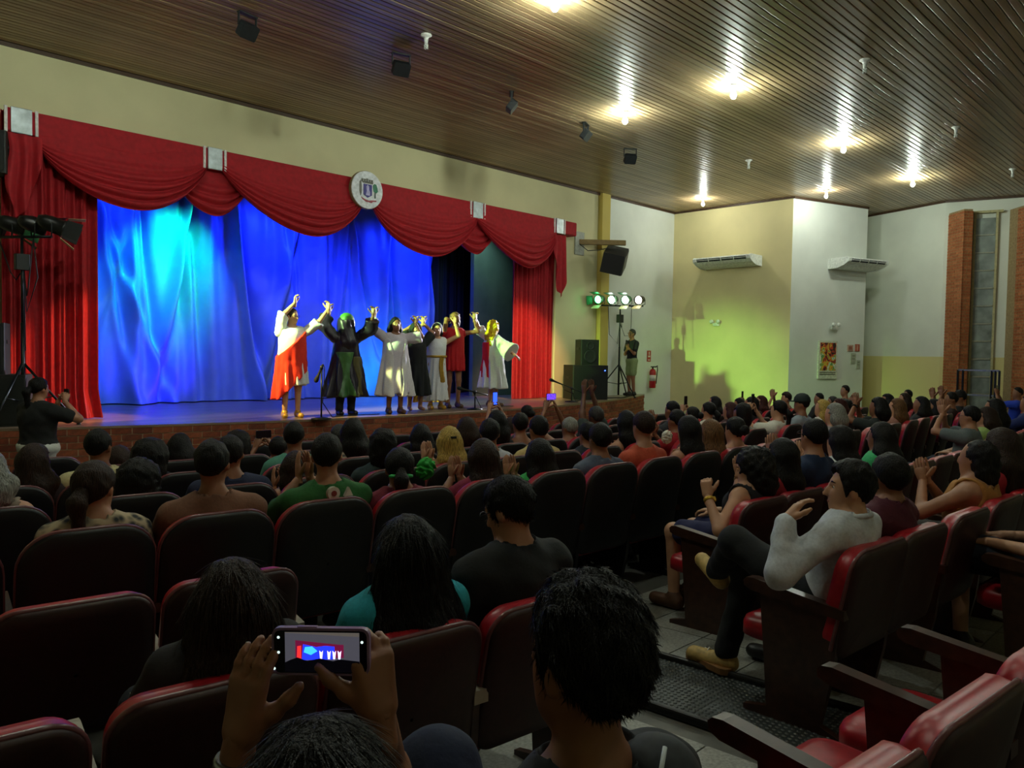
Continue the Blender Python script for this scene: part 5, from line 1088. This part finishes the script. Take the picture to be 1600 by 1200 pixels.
scr('screen_view', [(X0, Z0), (X1, Z0), (X1, Z1), (X0, Z1)], '#5b5a66', .35); scr('screen_ceiling', [(X0, Z1), (X1, Z1), (X1, Z1-.006), (X0, Z1-.001)], '#6d6660', .35, .0059)
scr('screen_drape', [(X0+.016, -.010), (X0+.016, .018), (.03, .012), (.036, .012), (.036, -.008)], '#6a1238', .6, .0059)
scr('screen_curtain', [(X0+.018, -.012), (X0+.025, -.012), (X0+.025, .010), (X0+.019, .009)], '#d02a2c', .9, .0062)
scr('screen_backdrop', [(X0+.026, -.012), (.022, -.010), (.022, .009), (.008, .010), (-.006, .008), (X0+.028, .012)], '#1626e8', 1.6, .0062)
scr('screen_glow', [(X0+.029, .0), (X0+.040, -.004), (X0+.050, .002), (X0+.042, .009), (X0+.031, .008)], '#2a86ff', 1.8, .0065)
for k, xx in enumerate((.0, .012, .02, .028)): scr('screen_performer', [(xx, -.010), (xx+.003, -.010), (xx+.0045, .003), (xx+.002, .0), (xx-.001, .003)], '#d8c8ff', 1.2, .0066)
scr('screen_crowd', [(X0, Z0), (X1, Z0), (X1, -.013), (.03, -.010), (.02, -.013), (.0, -.009), (-.02, -.013), (-.035, -.008), (X0+.008, -.012), (X0, -.016)], '#0a0818', .1, .0068)
for xx, zz in ((-.064, .022), (-.064, -.001), (-.071, -.026), (.064, .016)): obj('screen_icon', MB().prism([(xx+.0022*math.cos(a), zz+.0022*math.sin(a)) for a in np.linspace(0, 6.28, 9)[:-1]], -.0058, -.0053, axis=1), mat('icon_light', '#cfe6e0', .4, emit=.8, emit_color='#cfe6e0'), t)
obj('side_button', MB().box((-.036, -.002, h/2), (-.006, .004, h/2+.0015)), mat('lilac_case', '#8d6f96'), t)
# ring and watch of the filming woman
R_ = iF1['root']; wv = iF1['wr'][-1]; dv = wv-iF1['el'][-1]; dv /= np.linalg.norm(dv)
obj('wristwatch', MB().lathe([(.031, -.012), (.034, -.008), (.034, .008), (.031, .012)], 18, frame(wv-dv*.045, np.cross(dv, (0, 1, 0)), z=dv)), mat('watch_steel', '#9aa0a4', .25, metal=.9), R_)
# short-haired man right in front
iF2, cF2, pF2 = fg('man with thick short black hair seen close from behind', 925, 882, '0', hair=('tall', 'k'), skin='b', top=('#22252a', 's'), res=.0092, strands=9000, hw=1.06, yaw=.06, ns=.86, lean=.0, eyes=False, bottom=('#1b2440', 'l'),
    legs={-1: ((-.085, .02, .545), (-.04, .30, .80), (-.06, .60, .55), (-.08, .72, .58)), 1: ((.085, .02, .545), (.12, .43, .525), (.12, .41, .085), (.135, .56, .035))})
# long-haired women and the man in black of the next row
iF3, cF3, pF3 = fg('woman with very long dark brown hair in the second rear row', 368, 866, 'A', hair=('longw', 'b', .42), skin='b', top=('#1e1a1c', 's'), fem=True, res=.0098, strands=7000, yaw=-.25, eyes=False)
iF4, cF4, pF4 = fg('woman with glossy straight black hair and teal sleeves', 640, 800, 'A', hair=('longw', 'k', .46), skin='a', top=('#1f97a8', 's'), fem=True, res=.0098, strands=7000, yaw=-.1, eyes=False)
iF5, cF5, pF5 = fg('young man in black T-shirt and glasses looking down', 822, 746, 'A', hair=('short', 'k'), skin='a', top=('#0f1216', 's'), res=.0098, strands=5000, yaw=.30, pitch=-.42, glasses=True, lean=.04, bulk=1.08, dh=.0, recline=.5)
for i_ in (iF5,): pass
# girl with the watch, white-shirted man at the aisle ends of the right block
X, Y, h, dist = place(1176, 697, 'b'); rzg = row_rz(X); pos = (X, Y+.085, zf(Y)); fist = to_local(at_d(1106, 752, dist-.12), pos, rzg)
ig = person('curly-haired girl with a gold watch raising her fist at the aisle', pos, rzg, min(h, 1.3), hair=('curly', 'k', 1.02), skin='c', top=('#17161c', 'n'), bottom=('#1a1d4a', 's'), fem=True, res=.011, yaw=.35, pitch=-.25, group='seated audience',
    arms={-1: (fist-A([0, 0, .09]), (.1, .25, 1), (-.9, -.3, .2), 1.35, (-.9, -.5, -1))}, shoes=mat('brown_sandal', '#5a3a26', .6))
INFO['83'] = dict(ig, pos=(X, Y, rzg, dist)); watch('83', -1, '#e0b84a'); OCC['b'].append((X, 'curly-haired girl with a gold watch'))
X, Y, h, dist = place(1322, 714, 'a'); rzw = row_rz(X); pos = (X, Y+.085, zf(Y)); chin = to_local(at_d(1228, 812, dist-.10), pos, rzw)
sneak = mat('beige_sneaker', '#c9a865', .6, scale=30, amt=.2)
iw = person('young man in a white shirt resting his chin on his hand', pos, rzw, max(min(h, 1.3), 1.16), hair=('tall', 'k'), skin='c', top=('#c9ced6', 'l'), bottom=('#131519', 'l'), res=.0105, yaw=.55, group='seated audience', eyes=True, recline=1.3,
    arms={-1: (chin, (.62, -.30, .72), (-.5, .6, .6), .35, (-.5, -.2, -1)), 1: ((.10, .20, .70), (-.5, .8, 0), (0, .1, 1), .4)},
    legs={-1: ((-.085, .02, .545), (-.10, .42, .74), (.10, .66, .50), (.16, .80, .52)), 1: ((.085, .02, .545), (.09, .46, .53), (.05, .56, .085), (.02, .74, .035))}, shoes=sneak)
rt_ = iw['root']; Ms = frame((.035, .645, 0), (.165, .986, 0)); m_sole = mat('tan_rubber_sole', '#8a6238', .6); m_lace = mat('pale_laces', '#ddd6c4', .7)
obj('sole', MB().rbox((-.15, -.05, -.002), (.16, .05, .030), .045, 5, M=Ms), m_sole, rt_); obj('sock', MB().lathe([(.046, 0), (.045, .05), (.048, .10)], 14, np.array(Matrix.Translation((.05, .555, .085)))), mat('white_sock', '#cfd2d2', .8), rt_)
for k in range(4): obj('lace', MB().tube([Ms[:3, :3]@A([.0+k*.027, -.034, .062-.006*k])+Ms[:3, 3], Ms[:3, :3]@A([.008+k*.027, 0, .092-.010*k])+Ms[:3, 3], Ms[:3, :3]@A([.0+k*.027, .034, .062-.006*k])+Ms[:3, 3]], .005, 6), m_lace, rt_)
INFO['84'] = dict(iw, pos=(X, Y, rzw, dist)); watch('84', -1, '#d8a63a'); OCC['a'].append((X, 'white-shirted young man resting his chin'))
# person cut by the right edge with crossed bare legs
pos = (4.86, row_y('0', 4.86)+.60, zf(.7)); person('person with crossed bare legs on a red seat at the right edge', pos, row_rz(4.86), 1.27, hair=('long', 'b', .3), skin='c', top=('#3a3a40', 's'), bottom=('#2a3040', 's'), fem=True, res=.0115, group='seated audience',
    legs={-1: ((-.085, .02, .545), (-.06, .44, .62), (.14, .58, .34), (.22, .66, .26)), 1: ((.085, .02, .545), (.02, .45, .52), (-.02, .42, .085), (-.02, .58, .035))})
seat('0', 4.86, 'red-padded seat under the crossed bare legs at the right edge', dy=.27, last=True)
# seats of the rear blocks
for k, x in enumerate((.43, 1.01, 1.59, 2.17, 2.75)):
    seat('0', x, ['seat of the woman filming with the lilac phone', 'seat of the man with thick black hair in front', 'empty red seat nearest the thick-haired man, lower right', 'empty red seat in the middle of the three at lower right', 'empty red seat at the aisle end of the three at lower right'][k], last=(k == 4), group='seats of the rearmost row', kind='Z', arm='z', pitch=.58)
for k, x in enumerate((-.225, .33, .885, 1.44, 1.995)):
    seat('A', x, ['empty dark seat at the far left of the second rear row', 'empty maroon-backed seat at the bottom left corner', 'seat of the woman with very long dark brown hair', 'seat of the woman with teal sleeves', 'seat of the young man in black looking down'][k], last=(k == 4), arm='p', group='seats of the second rear row, left block')
for k, x in enumerate((.295, .85, 1.405)):
    seat('B', x, ['empty seat at the left edge, row ahead of the long-haired woman', 'large empty maroon-backed seat at the left, one row ahead', 'empty seat directly ahead of the long brown-haired woman'][k], last=(k == 2), arm='p', group='seats of the third rear row, left block')
fill('a', 3.6, 7.4, .5); fill('b', 4.7, 10.6, .5)
# small rucksack beside the thick-haired man
rb = at_d(1026, 1150, 1.26); t = thing('rucksack', 'dark grey rucksack with pale cord beside the thick-haired man', 'bag', (rb[0], rb[1], rb[2]-.27))
V, Q = field([ell((0, 0, .12), (.11, .09, .15)), ell((0, -.05, .06), (.09, .07, .08))], .012, 0, lambda D, X, Y, Z: D+.006*wav(X, Y, Z, 30), .02); link('bag_body', npmesh('bag_body', V, Q), mat('rucksack_cloth', '#2c3036', .75, scale=60), t)
obj('cord', MB().tube([(-.09, -.08, .05), (-.11, -.03, .14), (-.07, -.05, .22), (-.02, -.03, .27)], .004, 6), mat('pale_cord', '#b8c0c0', .5), t)
# ================================================================ STANDING PEOPLE
def solve_arm(info_pos, rz, p): return to_local(p, info_pos, rz)
p1 = A([2.30, 9.75, zf(9.75)]); rzs = -1.15
ph1 = at_d(106, 622, 8.75); ph1 = at_d(104, 618, np.dot(p1, _fw0)+.15)
lp_ = to_local(ph1, p1, rzs)
person('woman in black top and white trousers standing to film the stage', p1, rzs, 1.64, seated=False, hair=('pony', 'k'), skin='a', top=('#101314', 's'), bottom=('#d4d6d0', 'l'), fem=True, bulk=1.42, res=.0145, yaw=.0, pitch=-.1,
       arms={-1: (lp_+A([-.05, -.06, -.06]), (.2, .4, 1), (-.8, -.5, .2), .9, (-.6, -.1, -1)), 1: (lp_+A([.05, -.06, -.06]), (-.2, .4, 1), (.8, -.5, .2), .9, (.6, -.1, -1))})
phone('phone held out by the woman standing before the stage', ph1, rzs, 0, True)
p2 = A([16.55, 12.0, ZST]); p2 = at_z(990, 616, ZST); p2 = A([16.35, 11.95, ZST]); rz2 = 1.25; q2 = to_local(at_d(979, 538, np.dot(p2, _fw0)-.1), p2, rz2)
person('man in black T-shirt and shorts filming on the stage apron', p2, rz2, 1.74, seated=False, hair=('short', 'dg'), skin='b', top=('#14171c', 's'), bottom=('#8a9a6a', 's'), res=.022, glasses=True, yaw=.0,
       arms={-1: (q2+A([-.02, -.05, -.1]), (0, .3, 1), (-1, 0, 0), .9, (-.5, .2, -1)), 1: (q2+A([.03, -.05, -.1]), (0, .3, 1), (1, 0, 0), .9, (.5, 0, -1))})
phone('phone held by the man on the stage apron', at_d(979, 536, np.dot(p2, _fw0)-.1), rz2, 0, True)
# ================================================================ PERFORMERS
def robe(info, hem, ra, rb, color, name='robe', off=.0, folds=13, amp=.022, clip=None, sleeves=None, flat=.78, top_f=.62, mtl=None, cx=0, res=.015, neckcut=True):
    P_ = info['P']; hip = info['hip']; c = P_(top_f); base = A([c[0]*.4+cx, c[1]*.4, hem-.12]); pr = [ell(P_(.30), (.165, .125, .2), k=.06), ell(P_(.56), (.175, .125, .17), k=.06), cap(P_(.71, -.13), P_(.71, .13), .078, k=.05), cap(P_(.5), base, ra, rb, .05)]
    slv = []
    for s in (-1, 1):
        if sleeves and s in sleeves:
            r0, r1, f = sleeves[s]; S, E_, W_ = info['sh'][s], info['el'][s], info['wr'][s]; pts = [S, S+(E_-S)*f] if f <= 1 else [S, E_, E_+(W_-E_)*(f-1)]
            sp = [cap(pts[0], pts[1], r0, r1 if f <= 1 else (r0+r1)/2, .03)]+([cap(pts[1], pts[2], (r0+r1)/2, r1, .03)] if f > 1 else []); dr = pts[-1]-pts[-2]; dr /= np.linalg.norm(dr); e = pts[-1]
            slv.append(field(sp, res, off, lambda D, X, Y, Z, e=e, dr=dr: np.maximum(D+.010*wav(X, Y, Z, 30, s), (X-e[0])*dr[0]+(Y-e[1])*dr[1]+(Z-e[2])*dr[2]), .02))
    nb = P_(.80); n_ = PN[0]
    def post(D, X, Y, Z):
        d = np.clip((P_(.35)[2]-Z)/(P_(.35)[2]-hem), 0, 1.2); th = np.arctan2(Y-base[1]+0*X, X-base[0]+0*Y)
        D = D-1.5*amp*d*np.sin(folds*th+n_+2*np.sin(Z*3+n_))-amp*.7*d*np.sin(folds*1.7*th-n_)+.005*wav(X, Y, Z, 26, n_)
        D = np.maximum(D, hem-Z+.012*np.sin(9*th)*1.0)
        if neckcut: D = np.maximum(D, -(np.sqrt((X-nb[0])**2+(Y-nb[1]-.02)**2+((Z-nb[2]-.05)*.8)**2)-.082))
        if clip is not None: D = np.maximum(D, clip(X, Y, Z)+0*D)
        return D
    V, Q = field(pr, res, off, post, .06)
    V[:, 1] = np.where(V[:, 2] < hip+.3, V[:, 1]*(flat+(1-flat)*np.clip((V[:, 2]-hip)/.3, 0, 1)), V[:, 1])
    if slv: V, Q = join((V, Q), *slv)
    return link(name, npmesh(name, V, Q), mtl or m_cloth(color), info['root'])
def actor(label, pos, h, rz, hands, **kw):
    pos = A(pos, float); dist = np.dot(pos, _fw0); arms = {}
    for s, (px, py, dd) in hands.items():
        tgt = to_local(at_d(px, py, dist+dd), pos, rz); sgn = A([0, 0, 1.]); arms[s] = (tgt-A([0, 0, .05]), (0.05*-s, .1, 1), (s*.8, -.5, 0), .7, (s*1.0, .1, -.8))
    if 'arms2' in kw: arms.update(kw.pop('arms2'))
    return person(label, tuple(pos), rz, h, seated=False, arms=arms, group='performers taking a bow', res=.0125, bottom=kw.pop('bottom', None), **kw)
PI = math.pi; m_gold = mat('gold_sandal', '#b98a2e', .4, metal=.2); m_satin = mat('green_satin', '#3f6a3a', .35, scale=6, amt=.2); m_dsat = mat('violet_black_satin', '#1d1626', .4, scale=6, amt=.2)
SHN = mat('brown_sandal', '#5a3a26', .6)
# 1: white tunic, red drape, free arm up
a1 = actor('performer in white tunic and red drape with one arm raised free', (5.95, 10.75, ZST), 1.68, 2.86, {1: (461, 468, -.05), -1: (513, 478, .1)}, hair=('short', 'b'), skin='c', top=None, yaw=.75, pitch=-.1, shoes=m_gold, glasses=True)
robe(a1, .50, .19, .24, '#dfe2e6', 'tunic', folds=10, sleeves={-1: (.07, .105, 1.02), 1: (.07, .105, 1.02)})
robe(a1, .28, .20, .26, '#e0301c', 'red_drape', off=.020, folds=9, amp=.02, sleeves=None, clip=lambda X, Y, Z: np.maximum(Z-(1.15-.95*X), (.50-1.0*X)-Z), neckcut=True)
# 2: hooded dark robe
a2 = actor('hooded performer in dark satin robe with veiled face', (6.9, 10.72, ZST), 1.60, 2.95, {1: (515, 482, 0), -1: (583, 486, 0)}, hair=('none', 'k'), skin='d', top=None, bottom=('#15161a', 'l'), face=False, pitch=-.35, yaw=0)
robe(a2, .30, .20, .36, '#2a2434', 'dark_robe', folds=9, amp=.035, sleeves={-1: (.085, .12, 1.6), 1: (.085, .12, 1.6)}, mtl=m_dsat)
robe(a2, .31, .20, .36, '#4c6a34', 'satin_panel', off=.012, folds=9, amp=.035, mtl=m_satin, clip=lambda X, Y, Z: np.maximum(np.maximum(np.abs(X-.07)-.10-.05*np.sin(Z*7), -Y+.02), Z-1.02))
robe(a2, .31, .20, .36, '#5a5030', 'olive_panel', off=.011, folds=9, amp=.035, mtl=mat('olive_satin', '#565030', .35, scale=6, amt=.2), clip=lambda X, Y, Z: np.maximum(np.maximum(np.abs(X+.16)-.07-.04*np.sin(Z*9), -Y), Z-.95))
hd = a2['hd']; V, Q = field([ell(hd(0, 0, .02), (.115, .13, .135), a2['R'], .04), cap(hd(0, .02, -.05), a2['P'](.56, 0, .10), .12, .15, .06), cap(hd(0, -.03, 0), a2['P'](.6, 0, -.08), .12, .15, .06)], .015, 0, lambda D, X, Y, Z: D+.008*np.sin(X*60+3*np.sin(Z*7)), .02); link('hood', npmesh('hood', V, Q), m_dsat, a2['root'])
V, Q = field([ell(hd(0, -.01, .06), (.118, .132, .11), a2['R'], .04)], .014, .0, lambda D, X, Y, Z: np.maximum(D, hd(0, 0, .05)[2]-Z), .02); link('hood_crown', npmesh('hood_crown', V, Q), mat('green_hood_cloth', '#3f7a2e', .6), a2['root'])
# 3: pale robe, long dark hair
a3 = actor('smiling performer in a pale lilac robe with long dark hair', (7.72, 10.5, ZST), 1.62, 2.78, {1: (586, 486, 0), -1: (649, 500, 0)}, hair=('long', 'k', .2), skin='b', top=None, fem=True, yaw=.1, shoes=SHN)
robe(a3, .34, .18, .27, '#cfc6d2', 'robe', folds=11, amp=.024, sleeves={-1: (.085, .11, 1.0), 1: (.08, .07, 1.7)})
robe(a3, .30, .19, .30, '#d9d3d6', 'overlay', off=.014, folds=7, amp=.03, sleeves=None, clip=lambda X, Y, Z: np.maximum(.10-np.abs(X)-.05*(1.2-Z)-.02*np.sin(Z*9), Z-1.25))
# 4: black hooded robe
a4 = actor('performer in a black hooded robe between the pale robes', (8.42, 10.85, ZST), 1.55, 2.8, {1: (650, 500, .2), -1: (661, 500, .2)}, hair=('none', 'k'), skin='a', top=None, fem=True, yaw=.15, shoes=False)
robe(a4, .27, .18, .27, '#101314', 'black_robe', folds=10, amp=.025, sleeves={-1: (.08, .09, .8), 1: (.08, .09, .8)})
hd = a4['hd']; V, Q = field([ell(hd(0, -.02, .03), (.095, .115, .115), a4['R'], .03), cap(hd(0, -.03, -.02), a4['P'](.7), .11, .14, .05)], .0145, 0, lambda D, X, Y, Z: np.maximum(D, np.minimum(.075-np.sqrt((X-hd(0, 0, 0)[0])**2+((Z-hd(0, 0, -.02)[2])*.8)**2), (Y-hd(0, .02, 0)[1])+0*Z)), .02); link('hood', npmesh('hood', V, Q), mat('cloth_#101314', '#101314'), a4['root'])
# 5: white dress, gold belt and cape
a5 = actor('performer in a white dress with gold belt and white headband', (8.95, 10.92, ZST), 1.58, 2.78, {1: (662, 500, 0), -1: (711, 500, .1)}, hair=('bob', 'k'), skin='c', top=None, fem=True, yaw=-.15, shoes=m_gold)
robe(a5, .16, .16, .22, '#dcdce0', 'white_dress', folds=12, amp=.02)
robe(a5, .93, .17, .2, '#b08a30', 'gold_belt', off=.012, folds=3, amp=.0, mtl=mat('gold_cloth', '#b08a30', .4, metal=.3), clip=lambda X, Y, Z: np.maximum(Z-.985, .945-Z))
robe(a5, .50, .165, .21, '#b08a30', 'gold_sash', off=.016, folds=12, amp=.02, mtl=mat('gold_cloth', '#b08a30'), clip=lambda X, Y, Z: np.maximum(np.maximum(np.abs(X+.08+.03*np.sin(Z*6))-.045, Z-.97), -Y))
def cape(u, v): a = (u-.5)*2.4; r = .17+.16*v; return .06+r*np.sin(a)*1.1, -.06-r*np.cos(a)*.8+.02*np.sin(u*40), 1.28-1.17*v
link('gold_cape', grid_mesh('gold_cape', cape, 50, 24), mat('amber_cloth', '#b8862e', .6), a5['root'])
hd = a5['hd']; obj('headband', MB().tube([hd(.092*math.sin(a), -.005+.02*math.cos(a), .03+.098*math.cos(a)) for a in np.linspace(-1.7, 1.7, 16)], .010, 6), mat('headband_white', '#e6e6e6'), a5['root'])
# 6: red tunic
a6 = actor('tall performer in a short red tunic with light curly hair', (9.45, 11.02, ZST), 1.80, 2.8, {1: (711, 498, 0), -1: (741, 494, .1)}, hair=('curly', 'lb', .82), skin='b', top=None, yaw=-.7, shoes=SHN)
robe(a6, .70, .20, .22, '#b5141c', 'red_tunic', folds=16, amp=.016, sleeves={-1: (.07, .07, .15), 1: (.07, .07, .15)})
# 7: white robe, red drape, golden curls, turned away
a7 = actor('performer with golden curls in white robe and red drape', (10.35, 10.88, ZST), 1.68, PI+1.35, {-1: (743, 494, -.05)}, hair=('long', 'gold', .3), skin='c', top=None, fem=True, yaw=.2, shoes=SHN, arms2={1: ((.62, .15, .98), (.7, .2, -.4), (0, .2, 1), .4, (.3, -.6, -.5))})
robe(a7, .36, .20, .32, '#dfe2d8', 'white_robe', folds=9, amp=.032, sleeves={-1: (.08, .12, 1.1), 1: (.08, .20, 1.6)})
robe(a7, .55, .20, .30, '#c9141c', 'red_drape', off=.016, folds=9, amp=.032, clip=lambda X, Y, Z: np.maximum(np.maximum(np.abs(Y+.12+.02*np.sin(Z*6))-.13-.02*Z, Z-1.25), X*1.0-.12))
hd = a7['hd']; V, Q = field([ell(hd(0, -.05, .0), (.13, .12, .14)), ell(hd(0, -.10, -.18), (.14, .11, .17)), ell(hd(.02, -.13, -.36), (.11, .09, .13))], .014, 0, lambda D, X, Y, Z: D+.018*wav(X, Y, Z, 55), .03); link('golden_curls', npmesh('golden_curls', V, Q), m_hair('gold'), a7['root'])
